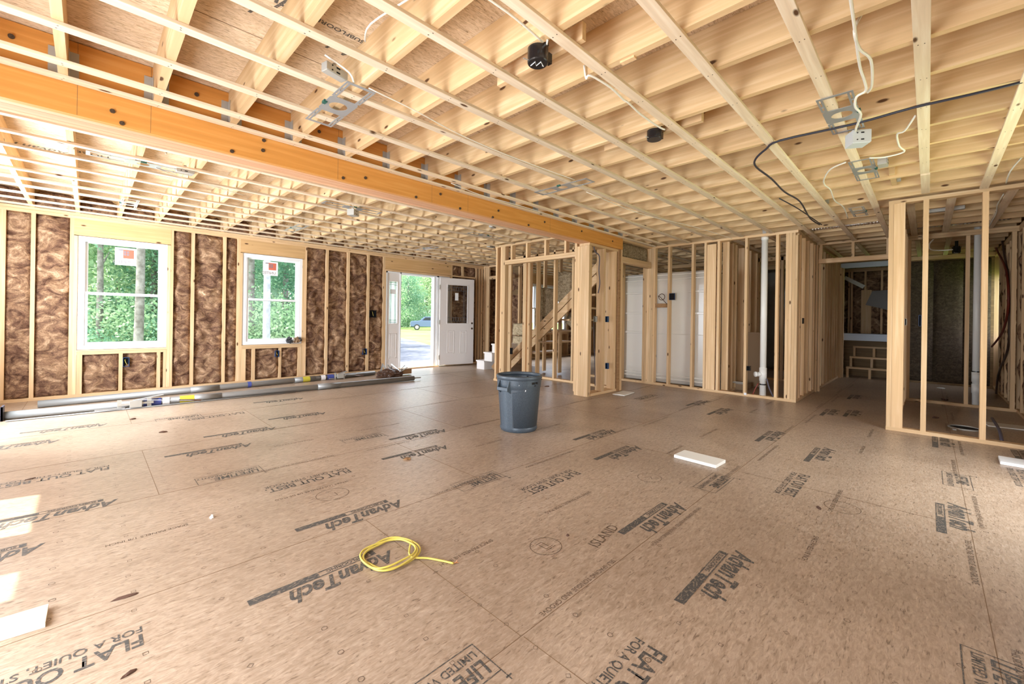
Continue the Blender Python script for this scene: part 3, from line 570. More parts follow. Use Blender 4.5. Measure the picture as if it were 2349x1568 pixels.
# straps nailed across the joists
def strap(x0, x1, y0, label, w=0.060, jog=0.0):
    o = MB().box(x0, x1, y0, y0+w, ZS, ZJ-0.0006).build('ceiling_strap', 'strap_x', org=(x0, y0, ZS), bevel=0.002)
    nh = MB(); rd = random.Random(int(y0*1000)+7)
    for xr in XJ:
        if x0+0.03 < xr-0.02 < x1-0.03:
            for q in (0.28, 0.70):
                cx_, cy_ = xr-0.02+rd.uniform(-.008, .008), y0+w*q+rd.uniform(-.004, .004); nh.box(cx_-0.0032, cx_+0.0032, cy_-0.0022, cy_+0.0022, ZS-0.0006, ZS)
    if nh.v: tag(nh.build('nail_head', 'brass_dark', o), kind='stuff')
    tag(o, label, 'strap', 'wood straps across the joists'); return o
NEAR = [(-0.815, 6.15), (-0.405, 6.15), (0.004, 5.19), (0.408, 11.4), (0.822, 11.4), (1.232, 11.4), (1.650, 7.21), (2.064, 7.21), (2.475, 7.21), (2.885, 7.21), (3.300, 7.21), (3.512, 7.21)]
NEAR.reverse()
for i, (y, xe) in enumerate(NEAR):
    strap(XL, xe, y, 'wood strap on the camera side of the orange beam, %s out from it' % nth(i), 0.060 if i else 0.055)
FAR = [4.02, 4.44, 4.858, 5.252, 5.668, 6.080, 6.471, 6.846, 7.268, 7.655, 8.04]
for i, y in enumerate(FAR): strap(XL, 13.2, y, 'pale wood strap on the window side of the orange beam, %s beyond it' % nth(i), 0.058)
for i, (y, x0, x1) in enumerate([(-0.20, 6.34, 8.7), (0.12, 6.34, 8.7), (-0.62, 6.34, 8.7)]): strap(x0, x1, y, 'short wood strap over the framed closet, %s from its hall side' % nth((1, 0, 2)[i]), 0.07)
for i, (y) in enumerate((1.75, 2.25, 2.75, 3.25, 3.75)): strap(7.36, 11.3, y, 'wood strap over the bathroom with the white pipe, %s from the hallway' % nth(i), 0.060)
for i, y in enumerate((-0.25, 0.10)): strap(8.9, 11.5, y, 'wood strap over the dark far room behind the closet, %s from the right wall' % nth(i), 0.060)
MB().box(5.24, 5.98, 0.0, 0.062, ZS, ZJ-0.0006).build('ceiling_strap', 'strap_x'); tag(COL.objects[-1], 'short end piece of wood strap just before the framed closet', 'strap')

# ================================================================ PARTITIONS (framed, each one structure with its studs and plates)
def yst(p, x, yhi, w=0.038, d=0.089, z0=0.038, z1=2.476, mat='wood_z', name='stud'):  # stud of a wall that runs along y; front face at x
    return stud(p, x, x+d, yhi-w, yhi, z0, z1, mat, name)
def part_wall(name, loc, label): w_ = empty(name, loc); return tag(w_, label, kind='structure')
# wall with the header in front of the staircase
ws = part_wall('wall_stair', (5.35, 4.8, 0), 'open stud wall with a wide headed opening in front of the stairs')
X0 = 5.35
for y in (5.745, 5.617, 5.577, 5.537): yst(ws, X0, y)
stud(ws, X0+0.05, X0+0.14, 5.62, 5.66); yst(ws, X0, 3.937, 0.04)
for y in (5.36, 4.989, 4.568, 4.148): yst(ws, X0, y, 0.038, 0.089, 2.222, 2.476, name='cripple_stud')
beamy(ws, X0-0.002, X0+0.089, 3.90, 5.50, 2.144, 2.181, 'header'); beamy(ws, X0-0.002, X0+0.089, 3.90, 5.50, 2.183, 2.220, 'header')
beamy(ws, X0, X0+0.089, 3.83, 5.77, 2.476, ZJ, 'top_plate'); beamy(ws, X0, X0+0.089, 5.52, 5.77, 0, 0.038, 'bottom_plate')
# second stud row along the stairs
w2 = part_wall('wall_inner', (6.22, 5, 0), 'inner stud row beside the stairs behind the headed opening'); X2 = 6.22
def ypx(px, x, y=700): return atx((px, y), x).y
for px in (1229.5, 1269, 1311): yst(w2, X2, ypx(px, X2))
y = ypx(1199, X2); stud(w2, X2, X2+0.038, y-0.089, y); stud(w2, X2+0.04, X2+0.078, y-0.14, y-0.05); stud(w2, X2+0.08, X2+0.118, y-0.14, y-0.05); stud(w2, X2, X2+0.09, y-0.19, y-0.142)
y = ypx(1165, X2); stud(w2, X2, X2+0.038, y-0.089, y)
beamy(w2, X2, X2+0.089, 3.85, 6.55, 2.40, 2.438, 'top_plate'); beamy(w2, X2, X2+0.089, 3.85, 6.45, 0, 0.038, 'bottom_plate')
for px in (1245.5, 1281): yst(w2, 6.95, ypx(px, 6.95), 0.035)
for px in (1188,): yst(w2, 7.6, ypx(px, 7.6), 0.05)
beamy(w2, 6.95, 7.04, 4.2, 6.5, 2.44, 2.476, 'top_plate')
# column and stub wall under the beam end
wc = part_wall('wall_beam_end', (5.28, 3.62, 0), 'short open stud wall carrying the right end of the orange beam')
for i, (a, b_) in enumerate(((3.62, 3.745), (3.747, 3.79), (3.792, 3.83), (3.832, 3.87))):
    stud(wc, 5.28, 5.318, a, b_, 0.0 if i < 1 else 0.0, 2.28)
stud(wc, 5.32, 5.358, 3.63, 3.745, 0.0, 2.28)
stud(wc, 5.44, 5.478, 3.70, 3.745, 0.038, 2.28); stud(wc, 5.695, 5.735, 3.62, 3.76, 0.038, 2.28); stud(wc, 6.03, 6.07, 3.62, 3.76, 0.038, 2.28)
stud(wc, 6.10, 6.165, 3.60, 3.80, 0.0, 2.318, 'wood_old_and_shaded'); beamx(wc, 5.28, 6.10, 3.615, 3.80, 2.282, 2.318, 'top_plate'); beamx(wc, 5.36, 6.10, 3.62, 3.80, 0, 0.038, 'bottom_plate')  # shading of the end post put into its colour by the darker wood
# headed passage between the beam end and the bathroom wall
wp = part_wall('wall_passage', (6.17, 3.6, 0), 'narrow headed doorway with a grey-brown batt above it, right of the beam end')
stud(wp, 6.168, 6.206, 3.60, 3.69, 0, 2.476); stud(wp, 6.21, 6.248, 3.61, 3.70, 0, 2.115); stud(wp, 6.30, 6.34, 3.80, 3.89, 0, 2.4); stud(wp, 6.38, 6.42, 3.95, 4.04, 0, 2.4)
beamx(wp, 6.17, 7.25, 3.60, 3.69, 2.476, ZJ, 'top_plate'); beamx(wp, 6.21, 7.22, 3.60, 3.69, 2.115, 2.215, 'header')
# bathroom wall
wt = part_wall('wall_bathroom', (7.25, 2.5, 0), 'open stud wall of the bathroom behind the trash can, with the white pipe'); X7 = 7.25
for y in (4.226, 3.772, 3.732, 3.692, 3.652, 3.612, 3.572, 3.298, 2.882, 2.672, 2.464, 2.054, 1.632, 1.503, 1.463, 1.422): yst(wt, X7, y)
stud(wt, X7+0.005, X7+0.043, 2.485, 2.628); stud(wt, X7-0.001, X7+0.038, 1.352, 1.382)
beamy(wt, X7, X7+0.089, 1.352, 4.9, 2.476, ZJ, 'top_plate'); beamy(wt, X7, X7+0.089, 1.352, 4.9, 0, 0.038, 'bottom_plate')
MB().box(7.262, 7.30, 3.30, 3.55, 1.40, 1.47).build('blocking', 'wood_old_and_shaded', wt)
# wall between the tub and the bathroom proper, and studs further in
wi = part_wall('wall_tub', (7.34, 2.4, 0), 'stud wall at the end of the white tub surround')
for x in (7.40, 7.62, 7.80, 8.2, 8.6, 9.0): stud(wi, x, x+0.04, 2.33, 2.43, 0.038, 2.476)
beamx(wi, 7.34, 9.1, 2.34, 2.43, 2.476, ZJ, 'top_plate'); beamx(wi, 7.34, 9.1, 2.34, 2.43, 0, 0.038, 'bottom_plate')
for px in (1687, 1736, 1790): yst(wi, 9.7, ypx(px, 9.7), 0.045)
beamy(wi, 9.7, 9.79, 1.45, 4.5, 2.40, 2.476, 'top_plate'); beamy(wi, 9.7, 9.79, 1.45, 4.5, 0, 0.038, 'bottom_plate')
# hallway wall
wh = part_wall('wall_hall', (7.34, 1.36, 0), 'long stud wall running back along the hallway')
x = 7.345
for dx in (0, 0.16, 0.30, 0.30, 0.30, 0.20, 0.042, 0.042, 0.30, 0.30, 0.30, 0.28, 0.28, 0.30, 0.28, 0.28, 0.30, 0.20):
    x += dx; stud(wh, x, x+0.038, 1.357, 1.446, 0.038, 2.476)
beamx(wh, 7.34, 11.5, 1.352, 1.442, 2.476, ZJ, 'top_plate'); beamx(wh, 7.34, 11.5, 1.352, 1.442, 0, 0.038, 'bottom_plate')
stud(wh, 8.64, 8.73, 1.325, 1.352, 0.0, 2.476); stud(wh, 8.75, 8.79, 1.30, 1.352, 0.0, 2.17); stud(wh, 11.42, 11.5, 1.29, 1.352, 0, 2.35); stud(wh, 11.30, 11.34, 1.31, 1.352, 0, 2.35)
# header across the hallway
wx = part_wall('wall_hall_header', (8.7, 0.9, 2.17), 'header with short cripple studs across the hallway')
beamy(wx, 8.69, 8.79, 0.3, 1.325, 2.168, 2.242, 'header'); beamy(wx, 8.70, 8.79, 0.29, 1.35, 2.476, ZJ, 'top_plate')
for y in (1.315, 0.893, 0.47): yst(wx, 8.70, y, 0.038, 0.089, 2.242, 2.476, name='cripple_stud')
# framed closet at the right
wk = part_wall('wall_closet', (6.2, 0.3, 0), 'open stud wall of the framed closet at the right')
yst(wk, 6.20, 0.318, 0.040); yst(wk, 6.204, 0.277, 0.092, 0.038); yst(wk, 6.25, 0.277, 0.04, 0.07); yst(wk, 6.20, 0.047, 0.043, 0.075); yst(wk, 6.20, -0.372, 0.042)
beamy(wk, 6.20, 6.289, YR, 0.32, 2.476, ZJ, 'top_plate'); beamy(wk, 6.20, 6.289, YR, 0.32, 0, 0.038, 'bottom_plate')
for x in (6.75, 7.15, 7.56, 7.97, 8.38, 8.62): stud(wk, x, x+0.04, 0.225, 0.315, 0.038, 2.476)
beamx(wk, 6.29, 8.80, 0.225, 0.315, 2.476, ZJ, 'top_plate'); beamx(wk, 6.29, 8.8, 0.225, 0.315, 0, 0.038, 'bottom_plate')
wk2 = part_wall('wall_closet_back', (8.8, -0.3, 0), 'rear stud wall of the closet with doubled top plate')
for y in (0.29, 0.234, -0.374, -0.80): yst(wk2, 8.80, y, 0.042, z1=2.438)
beamy(wk2, 8.80, 8.889, YR, 0.315, 2.440, 2.476, 'top_plate'); beamy(wk2, 8.80, 8.889, YR, 0.315, 2.478, ZJ, 'top_plate'); beamy(wk2, 8.80, 8.889, YR, 0.315, 0, 0.038, 'bottom_plate')
# end wall of the bathroom and dark room
we = part_wall('wall_end', (11.6, 2, 0), 'dim end wall of the bathroom and the room behind the closet')
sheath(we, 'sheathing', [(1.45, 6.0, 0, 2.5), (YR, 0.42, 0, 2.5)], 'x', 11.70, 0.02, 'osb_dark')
for y in (0.42, 1.49, 2.0, 2.5, 3.0, 3.5, 4.0): yst(we, 11.60, y, 0.04)
beamy(we, 11.6, 11.7, 1.45, 6.0, 2.44, ZJ, 'top_plate'); beamy(we, 11.6, 11.7, YR, 0.42, 2.44, ZJ, 'top_plate')
beamy(we, 11.46, 11.55, 0.40, 1.352, 2.35, 2.455, 'header', 'ledge_paint')
# studs at the entry corner by the front door
wy = part_wall('wall_entry', (7.25, 8.0, 0), 'short stud wall with a small boxed opening beside the front door')
yst(wy, 7.25, 8.25, 0.06); yst(wy, 7.25, 8.175, 0.14, 0.04); yst(wy, 7.25, 7.72, 0.04, z0=2.25)
beamy(wy, 7.25, 7.34, 7.2, 8.25, 2.476, ZJ, 'top_plate'); beamy(wy, 7.25, 7.34, 7.2, 8.04, 2.16, 2.24, 'header')
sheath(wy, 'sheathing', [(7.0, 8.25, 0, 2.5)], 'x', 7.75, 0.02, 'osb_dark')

# ================================================================ INSULATION
def batt(org, u, v, n, w, h, mat, label, group, seed, amp=0.03, step=0.035, name='insulation_batt', thick=0.09):
    org, u, v, n = Vector(org), Vector(u), Vector(v), Vector(n)
    nu, nv = max(3, int(w/step)), max(6, int(h/step)); mb = MB(); sd = Vector((seed*3.1, seed*1.7, seed*2.3))
    for j in range(nv+1):
        for i in range(nu+1):
            a, b_ = i/nu, j/nv; e = min(a, 1-a)*w; e2 = min(b_, 1-b_)*h
            q = Vector((a*w, b_*h, 0))*1.0+sd
            d = noise.noise(q*4.5)*1.0+noise.noise(q*11)*0.55+abs(noise.noise(q*7+Vector((9, 0, 0))))*0.8-0.3
            d += 0.35*noise.noise(Vector((q.x*22, q.y*12, 3)))
            off = amp*d*min(1, e/0.03+0.15)-0.022*math.exp(-e/0.02)-0.02*math.exp(-e2/0.02)
            ju = noise.noise(q*9+Vector((0, 5, 0)))*0.006
            mb.v.append(tuple(org+u*(a*w+ju*(0 < i < nu))+v*(b_*h)+n*off))
    for j in range(nv):
        for i in range(nu):
            a = j*(nu+1)+i; mb.f.append((a, a+1, a+nu+2, a+nu+1))
    # skirt back to the sheathing so that the batt has its real depth
    ring = [i for i in range(nu+1)]+[(j)*(nu+1)+nu for j in range(1, nv+1)]+[nv*(nu+1)+i for i in range(nu-1, -1, -1)]+[j*(nu+1) for j in range(nv-1, 0, -1)]
    b0 = len(mb.v)
    for r_ in ring: mb.v.append(tuple(Vector(mb.v[r_])-n*thick))
    L = len(ring)
    for k in range(L): mb.f.append((ring[k], b0+k, b0+(k+1) % L, ring[(k+1) % L]))
    mb.f.append(tuple(b0+k for k in range(L))[::-1])
    return tag(mb.build(name, mat, org=org, smooth=True), label, 'insulation', group)
GB = 'brown fibreglass batts of the window wall'
BAYS = [(-0.743, -0.535, .038, TP0, 'in the leftmost visible bay of the window wall'), (-0.495, -0.188, .038, TP0, 'in the bay just left of the larger window'),
 (-0.055, 0.313, .038, .575, 'below the larger window, left of its outlet'), (0.354, 0.733, .038, .575, 'below the larger window, around its outlet'), (0.774, 0.807, .038, .575, 'in the sliver below the right edge of the larger window'),
 (0.915, 1.135, .038, TP0, 'in the narrow bay just right of the larger window'), (1.177, 1.555, .038, TP0, 'in the wide bay midway between the two windows'), (1.597, 1.757, .038, TP0, 'in the narrow bay just left of the smaller window'),
 (1.895, 1.989, .038, .575, 'in the sliver below the left edge of the smaller window'), (2.035, 2.413, .038, .575, 'below the smaller window, left of its outlet'), (2.450, 2.735, .038, .575, 'below the smaller window, at its right end'),
 (2.866, 3.220, .038, TP0, 'in the first bay right of the smaller window'), (3.266, 3.639, .038, TP0, 'in the second bay right of the smaller window'), (3.687, 4.061, .038, TP0, 'in the third bay right of the smaller window'), (4.109, 4.420, .038, TP0, 'in the last bay left of the front door'),
 (6.246, 6.549, 2.20, TP0, 'above the open door, left of the short stud'), (6.60, 6.998, 2.20, TP0, 'above the open door, right of the short stud'), (6.246, 6.998, .038, 2.165, 'behind the open front door'), (7.04, 7.095, .038, TP0, 'in the sliver right of the open front door'), (7.34, 7.9, .038, TP0, 'in the window wall behind the entry studs'), (10.94, 11.6, .038, TP0, 'at the far right end of the window wall')]
for i, (a, b_, z0, z1, lb) in enumerate(BAYS):
    batt((a+0.001, YW+0.028, z0+.001), (1, 0, 0), (0, 0, 1), (0, -1, 0), b_-a-.002, z1-z0-.002, 'glass_wool', 'brown fibreglass batt '+lb, GB, i+1, amp=0.042 if b_-a > 0.12 else 0.008, step=0.028)
for k, xr in enumerate(XJ[:21]):
    o = batt((xr+0.004, 8.262, ZJ+0.002), (1, 0, 0), (0, 0, 1), (0, -1, 0), 0.364, ZD-ZJ-.006, 'glass_wool', 'brown fibreglass batt over the window wall between two joists, %s from the left' % nth(k), 'batts between the joist ends above the window wall', 40+k, amp=0.02, step=0.05, name='rim_insulation', thick=0.02)
# right wall, seen at a glancing angle
for i, (a, b_) in enumerate(zip(RST, RST[1:])):
    if b_-a < 0.6:
        batt((a+0.042, YR-0.02, .04), (1, 0, 0), (0, 0, 1), (0, 1, 0), b_-a-0.044, 2.39, 'glass_wool', 'brown fibreglass batt in the right outside wall, %s bay from the camera' % nth(i), 'batts of the right outside wall', 70+i, amp=0.03, step=0.05)
ys = sorted([atx((p, 700), XF).y for p in (1945, 1951.4, 1982, 2019.7)])
FE = [0.20, ys[0]-0.04, ys[0], ys[1]-0.04, ys[1], ys[2]-0.04, ys[2], ys[3]-0.04, ys[3], 1.9]
for i in range(0, 10, 2):
    if FE[i+1]-FE[i] > 0.05:
        batt((XF+0.02, FE[i], .04), (0, 1, 0), (0, 0, 1), (-1, 0, 0), FE[i+1]-FE[i], 2.39, 'glass_wool', 'brown fibreglass batt at the end of the hallway, %s from the right' % nth(i//2), 'batts at the end of the hallway', 90+i, step=0.05)
for i, (a, b_) in enumerate(((-0.82, -0.50), (-0.47, -0.10), (-0.07, 0.37))):
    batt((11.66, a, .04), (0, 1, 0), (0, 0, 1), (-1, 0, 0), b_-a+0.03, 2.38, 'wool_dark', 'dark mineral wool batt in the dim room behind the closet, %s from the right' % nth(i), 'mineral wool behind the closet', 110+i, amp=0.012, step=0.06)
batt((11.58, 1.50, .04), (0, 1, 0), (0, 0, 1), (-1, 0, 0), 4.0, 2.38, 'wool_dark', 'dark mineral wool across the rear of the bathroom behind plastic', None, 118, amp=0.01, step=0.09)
batt((7.74, 7.2, .04), (0, 1, 0), (0, 0, 1), (-1, 0, 0), 1.03, 2.38, 'glass_wool', 'brown fibreglass batt in the boxed opening right of the front door', None, 119, amp=0.02, step=0.05)
batt((6.25, 3.655, 2.225), (1, 0, 0), (0, 0, 1), (0, -1, 0), 0.97, 0.245, 'mineral_wool', 'flat grey-brown mineral batt above the narrow doorway right of the beam', None, 120, amp=0.004, step=0.05, thick=0.05)
# plastic sheet hanging in the bathroom
mb = MB(); nu, nv = 60, 20
for j in range(nv+1):
    for i in range(nu+1):
        y = 1.50+3.0*i/nu; z = 0.1+2.25*j/nv
        d = 0.03*noise.noise(Vector((y*5+z*1.3, z*0.9, 1)))+0.02*noise.noise(Vector((y*13+z*3, z*2, 5)))
        mb.v.append((11.50+d, y, z))
for j in range(nv):
    for i in range(nu): a = j*(nu+1)+i; mb.f.append((a, a+1, a+nu+2, a+nu+1))
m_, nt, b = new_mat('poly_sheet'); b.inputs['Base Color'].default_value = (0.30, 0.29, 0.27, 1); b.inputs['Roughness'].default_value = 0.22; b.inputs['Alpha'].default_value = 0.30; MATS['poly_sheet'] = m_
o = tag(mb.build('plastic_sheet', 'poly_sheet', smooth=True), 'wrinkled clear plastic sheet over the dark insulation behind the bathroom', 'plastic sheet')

# ================================================================ STAIRS
st = empty('staircase', (6.3, 6.2, 0)); tag(st, 'unfinished staircase with white bottom steps and slanting boards behind the stud wall', 'stairs')
for k in range(3):
    y = 7.36-0.255*k; s_ = MB(); s_.box(6.30, 7.2, y-0.255, y, 0.20*k, 0.20*(k+1)-0.03); s_.build('riser', 'white_paint', st)
    MB().box(6.29, 7.2, y-0.255, y+0.02, 0.20*(k+1)-0.03, 0.20*(k+1)).build('tread', 'white_paint', st)
def sl_board(x0, x1, ya, za, yb, zb, h, name, mat='wood_y'):
    d = Vector((0, yb-ya, zb-za)).normalized(); n = Vector((0, -d.z, d.y)); n = n if n.z > 0 else -n
    mb = MB(); i = 0
    a, b_ = Vector((x0, ya, za)), Vector((x0, yb, zb)); ex = Vector((x1-x0, 0, 0))
    for q in (a, b_): mb.v += [tuple(q), tuple(q+n*h), tuple(q+n*h+ex), tuple(q+ex)]
    mb.f = [(0, 1, 2, 3), (4, 7, 6, 5), (0, 4, 5, 1), (1, 5, 6, 2), (2, 6, 7, 3), (3, 7, 4, 0)]
    return mb.build(name, mat, st)
sl_board(6.60, 6.64, 6.62, -0.02+0.02, 4.3, 1.90, 0.130, 'stringer'); sl_board(6.605, 6.645, 6.62+0.10, 0.112, 4.3, 2.095, 0.125, 'stringer'); sl_board(6.70, 6.74, 6.62, 0.30, 4.3, 2.22, 0.09, 'stringer', 'joist_y')
sl_board(6.30, 6.34, 6.80, 0.02, 6.3, 0.47, 0.10, 'brace', 'wood_old_and_shaded')
for k in range(6):
    y = 6.3-0.30*k; z = 0.40+0.245*k
    MB().box(6.82, 7.7, y-0.27, y, z, z+0.035).build('tread', 'wood_x', st)
GM = 'mineral wool offcuts on the stairs'
def lump(c, size, label, rot=0.0, mat='mineral_wool', seed=1, name='insulation_offcut', grp=GM, sub=3, amp=0.02):
    bm = bmesh.new(); bmesh.ops.create_cube(bm, size=1.0); bmesh.ops.subdivide_edges(bm, edges=bm.edges, cuts=6, use_grid_fill=True)
    for v in bm.verts:
        p = Vector((v.co.x*size[0], v.co.y*size[1], v.co.z*size[2])); d = noise.noise(p*9+Vector((seed, 0, seed)))*amp+noise.noise(p*25+Vector((seed, 2, 0)))*amp*0.5
        r_ = max(abs(v.co.x), abs(v.co.y), abs(v.co.z)); corner = (v.co.length-0.5)*0.10*min(size)
        v.co = p*(1-corner/max(p.length, .01))+p.normalized()*d
    bmesh.ops.rotate(bm, verts=bm.verts, matrix=Matrix.Rotation(rot, 3, 'X')); me = bpy.data.meshes.new(name); bm.to_mesh(me); bm.free(); me.materials.append(MATS[mat])
    for p in me.polygons: p.use_smooth = True
    o = bpy.data.objects.new(name, me); COL.objects.link(o); o.location = c; return tag(o, label, 'insulation', grp)
lump((6.72, 5.59, 1.50), (0.10, 0.38, 0.60), 'tall grey-brown mineral wool piece on the stairs, middle of three', 0.08, seed=3)
lump((6.78, 5.50, 1.42), (0.10, 0.16, 0.66), 'pale torn mineral wool strip standing between the darker pieces on the stairs', -0.05, 'mineral_pale', 5)
lump((6.72, 5.14, 1.80), (0.10, 0.42, 0.60), 'largest and highest mineral wool piece on the stairs', 0.10, seed=7)
lump((6.72, 5.83, 1.20), (0.10, 0.20, 0.38), 'small dark mineral wool piece low on the stairs', 0.0, seed=9)
lump((6.90, 6.55, 0.92), (0.12, 0.40, 0.26), 'pale mineral wool bundle by the stair foot, the upper of two', 0.0, 'mineral_pale', 11)
lump((6.90, 6.55, 0.58), (0.12, 0.40, 0.38), 'pale mineral wool bundle by the stair foot, the lower of two', 0.0, 'mineral_pale', 13)
lump((6.9, 4.95, 1.05), (0.08, 0.6, 0.26), 'grey-brown mineral wool piece under the slanting stair boards', 0.55, 'mineral_wool', 15)

# ================================================================ TUB SURROUND
tb = empty('tub_surround', (7.37, 3.4, 0)); tag(tb, 'white fibreglass tub surround seen from behind through the studs', 'tub surround')
TY0, TY1 = 2.66, 4.24
mb = MB(); nu, nv = 40, 8
for j in range(nv+1):
    for i in range(nu+1):
        y = TY0+(TY1-TY0)*i/nu; q = max(0, 1-((y-3.30)/0.30)**2); q2 = max(0, 1-((y-3.62)/0.10)**2); mb.v.append((7.372-0.026*q-0.012*q2, y, 0.05+1.98*j/nv))
for j in range(nv):
    for i in range(nu): a = j*(nu+1)+i; mb.f.append((a, a+1, a+nu+2, a+nu+1))
o = mb.build('wall_panel', 'tub_plastic', tb, smooth=True); md = o.modifiers.new('s', 'SOLIDIFY'); md.thickness = 0.006; md.offset = 1
r_ = MB()
for z in (1.98, 1.90, 0.17, 0.11): MB().box(7.341, 7.374, TY0, TY1, z, z+0.022).build('flange_rib', 'tub_plastic', tb, bevel=0.003)

r_ = MB()
for z in (0.92,): r_.box(7.341, 7.372, TY0, TY1, z, z+0.010)
for z in (1.28, 1.66): r_.box(7.340, 7.372, TY0, 2.98, z, z+0.035)
for z in (1.28, 1.66, 0.92): r_.box(7.340, 7.372, 3.80, TY1, z, z+0.035)
r_.build('shelf_bulge', 'tub_plastic', tb, bevel=0.004)
MB().box(7.38, 8.15, TY0, TY0+0.015, 0.05, 2.03).box(7.38, 8.15, TY1-0.015, TY1, 0.05, 2.03).build('side_panel', 'white_plastic', tb)

# ================================================================ END OF THE HALLWAY
lg = MB().box(11.5, 12.2, 0.40, 1.352, 0.905, 0.945).box(11.5, 11.53, 0.40, 1.352, 0.80, 0.905)
tag(lg.build('ledge', 'ledge_paint', bevel=0.003), 'pale blue-white ledge across the opening at the end of the hallway', 'ledge')
sf = empty('stepped_frame', (11.6, 0.85, 0)); tag(sf, 'stepped framework of short studs under the pale ledge at the hallway end', 'framework')
for i, (z, x, y0, y1) in enumerate(((0.19, 11.56, 0.42, 1.25), (0.41, 11.72, 0.42, 1.21), (0.63, 11.90, 0.42, 1.17))):
    MB().box(x, x+0.12, y0, y1, z, z+0.038).build('rail', 'wood_y', sf)
    for k in range(3):
        yy = y1-0.045-k*(y1-y0-0.06)/2.1; MB().box(x, x+0.04, yy, yy+0.042, max(z-0.22, 0.0) if i else 0.0, z).build('post', 'wood_z', sf)
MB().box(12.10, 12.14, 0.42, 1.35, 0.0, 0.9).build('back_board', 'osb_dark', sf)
a, b_ = atx((1937, 636), 13.27), atx((1982, 658), 13.27)
tag(MB().bar(a, b_, 0.03, 0.09).build('diagonal_brace', 'white_board'), 'slanting pale board across the insulation at the hallway end', 'board')
a = atx((1998, 690), 13.0); o = MB().quad((13.28, a.y, 1.95), (13.27, a.y-0.75, 2.0), (13.22, a.y-0.75, 1.35), (13.27, a.y+0.12, 1.62)).build('loose_sheet', 'sheet_grey'); tag(o, 'loose grey sheet hanging on the far insulation at the hallway end', 'sheet')
md = o.modifiers.new('s', 'SOLIDIFY'); md.thickness = 0.006

# ================================================================ TRASH CAN
cx_, cy_ = 3.21, 3.06; tc = empty('trash_can', (cx_, cy_, 0), 0.0); tag(tc, 'large round blue-grey plastic trash can standing open on the bare floor', 'trash can')
prof_o = [(0.170, 0.0), (0.190, 0.004), (0.197, 0.020), (0.2065, 0.17), (0.2155, 0.32), (0.2235, 0.455)]
mb = MB(); n = 144; HA = math.atan2(-cy_, -cx_)-math.radians(41)
def can_r(an, r, z):        # shallow recessed panels between the ribs, open at the foot
    q = (math.degrees(an) % 180); edge = min(q, 180-q)-24; zt = 0.432-0.022*max(0, 1-(edge/55)**2)**4 if edge > 0 else 0.43
    ins = max(0, min(1, edge/1.6))*max(0, min(1, (zt-z)/0.012))*max(0, min(1, (z-0.035)/0.02))
    return r-0.009*ins
zs = [0.0, 0.006, 0.02, 0.04, 0.05, 0.06, 0.10, 0.16, 0.22, 0.28, 0.34, 0.38, 0.395, 0.405, 0.412, 0.418, 0.424, 0.430, 0.436, 0.442, 0.455, 0.49, 0.535]
def rz(z): return 0.183+0.012*min(1, z/0.02)+(z*0.062)
for z in zs:
    for k in range(n):
        an = 2*PI*k/n; r_ = can_r(an-HA, rz(z)+(0.006 if z > 0.445 else 0), z); mb.v.append((cx_+r_*math.cos(an), cy_+r_*math.sin(an), z))
for j in range(len(zs)-1):
    for k in range(n): a = j*n+k; b_ = j*n+(k+1) % n; mb.f.append((a, b_, b_+n, a+n))
mb.f.append(tuple(range(n))[::-1]); i0 = len(mb.v)
ri = [(rz(0.535)+0.003, 0.535), (rz(0.49), 0.49), (rz(0.05)-0.008, 0.03), (0.0001, 0.03)]
mb.lathe((cx_, cy_, 0), ri, n)
mb.build('body', 'can_grey', tc, smooth=True)
MB().lathe((cx_, cy_, 0), [(0.222, 0.535), (0.236, 0.537), (0.240, 0.545), (0.242, 0.566), (0.238, 0.574), (0.226, 0.576), (0.218, 0.570), (0.216, 0.540), (0.222, 0.535)], 72).build('rim', 'can_grey', tc, smooth=True)
def can_handle(an):
    u = Vector((math.cos(an), math.sin(an), 0)); t = Vector((-u.y, u.x, 0)); c = Vector((cx_, cy_, 0)); mb = MB()
    for s_ in (-1, 1):     # flared side webs
        o0 = c+t*s_*0.062; mb.v += [tuple(o0+u*0.205+Vector((0, 0, .53))), tuple(o0+u*0.232+Vector((0, 0, .53))), tuple(o0+u*0.262+Vector((0, 0, .462))), tuple(o0+u*0.262+Vector((0, 0, .432))), tuple(o0+u*0.205+Vector((0, 0, .405)))]
        o1 = c+t*s_*0.072; mb.v += [tuple(o1+u*0.205+Vector((0, 0, .53))), tuple(o1+u*0.232+Vector((0, 0, .53))), tuple(o1+u*0.262+Vector((0, 0, .462))), tuple(o1+u*0.262+Vector((0, 0, .432))), tuple(o1+u*0.205+Vector((0, 0, .395)))]
        i = len(mb.v)-10; mb.f += [(i, i+1, i+2, i+3, i+4), (i+9, i+8, i+7, i+6, i+5)]+[(i+k, i+5+k, i+5+(k+1) % 5, i+(k+1) % 5) for k in range(5)]
    mb.obox(c+u*0.255+Vector((0, 0, .447)), t, u, (0, 0, 1), 0.144, 0.018, 0.034); mb.obox(c+u*0.230+Vector((0, 0, .434)), t, u, (0, 0, 1), 0.13, 0.055, 0.010)
    mb.build('handle', 'can_grey', tc, bevel=0.003)
can_handle(HA); can_handle(HA+PI)
def can_text(body, an, z, size, mat='ink'):
    u = Vector((math.cos(an), math.sin(an), 0)); t = Vector((-u.y, u.x, 0)); r_ = 0.2350
    mt = Matrix((t, Vector((0, 0, 1)), u)).transposed().to_4x4(); mt.translation = u*r_+Vector((0, 0, z))
    return text(body, 'lettering', (0, 0, 0), size, 0, tc, mat, 1, 0, 0.0015, mtx=mt, align='CENTER')
can_text('BRUTE', HA+math.radians(84), 0.497, 0.028, 'black_plastic'); can_text('usa', HA+math.radians(85), 0.477, 0.016, 'black_plastic')
sc_ = MB()
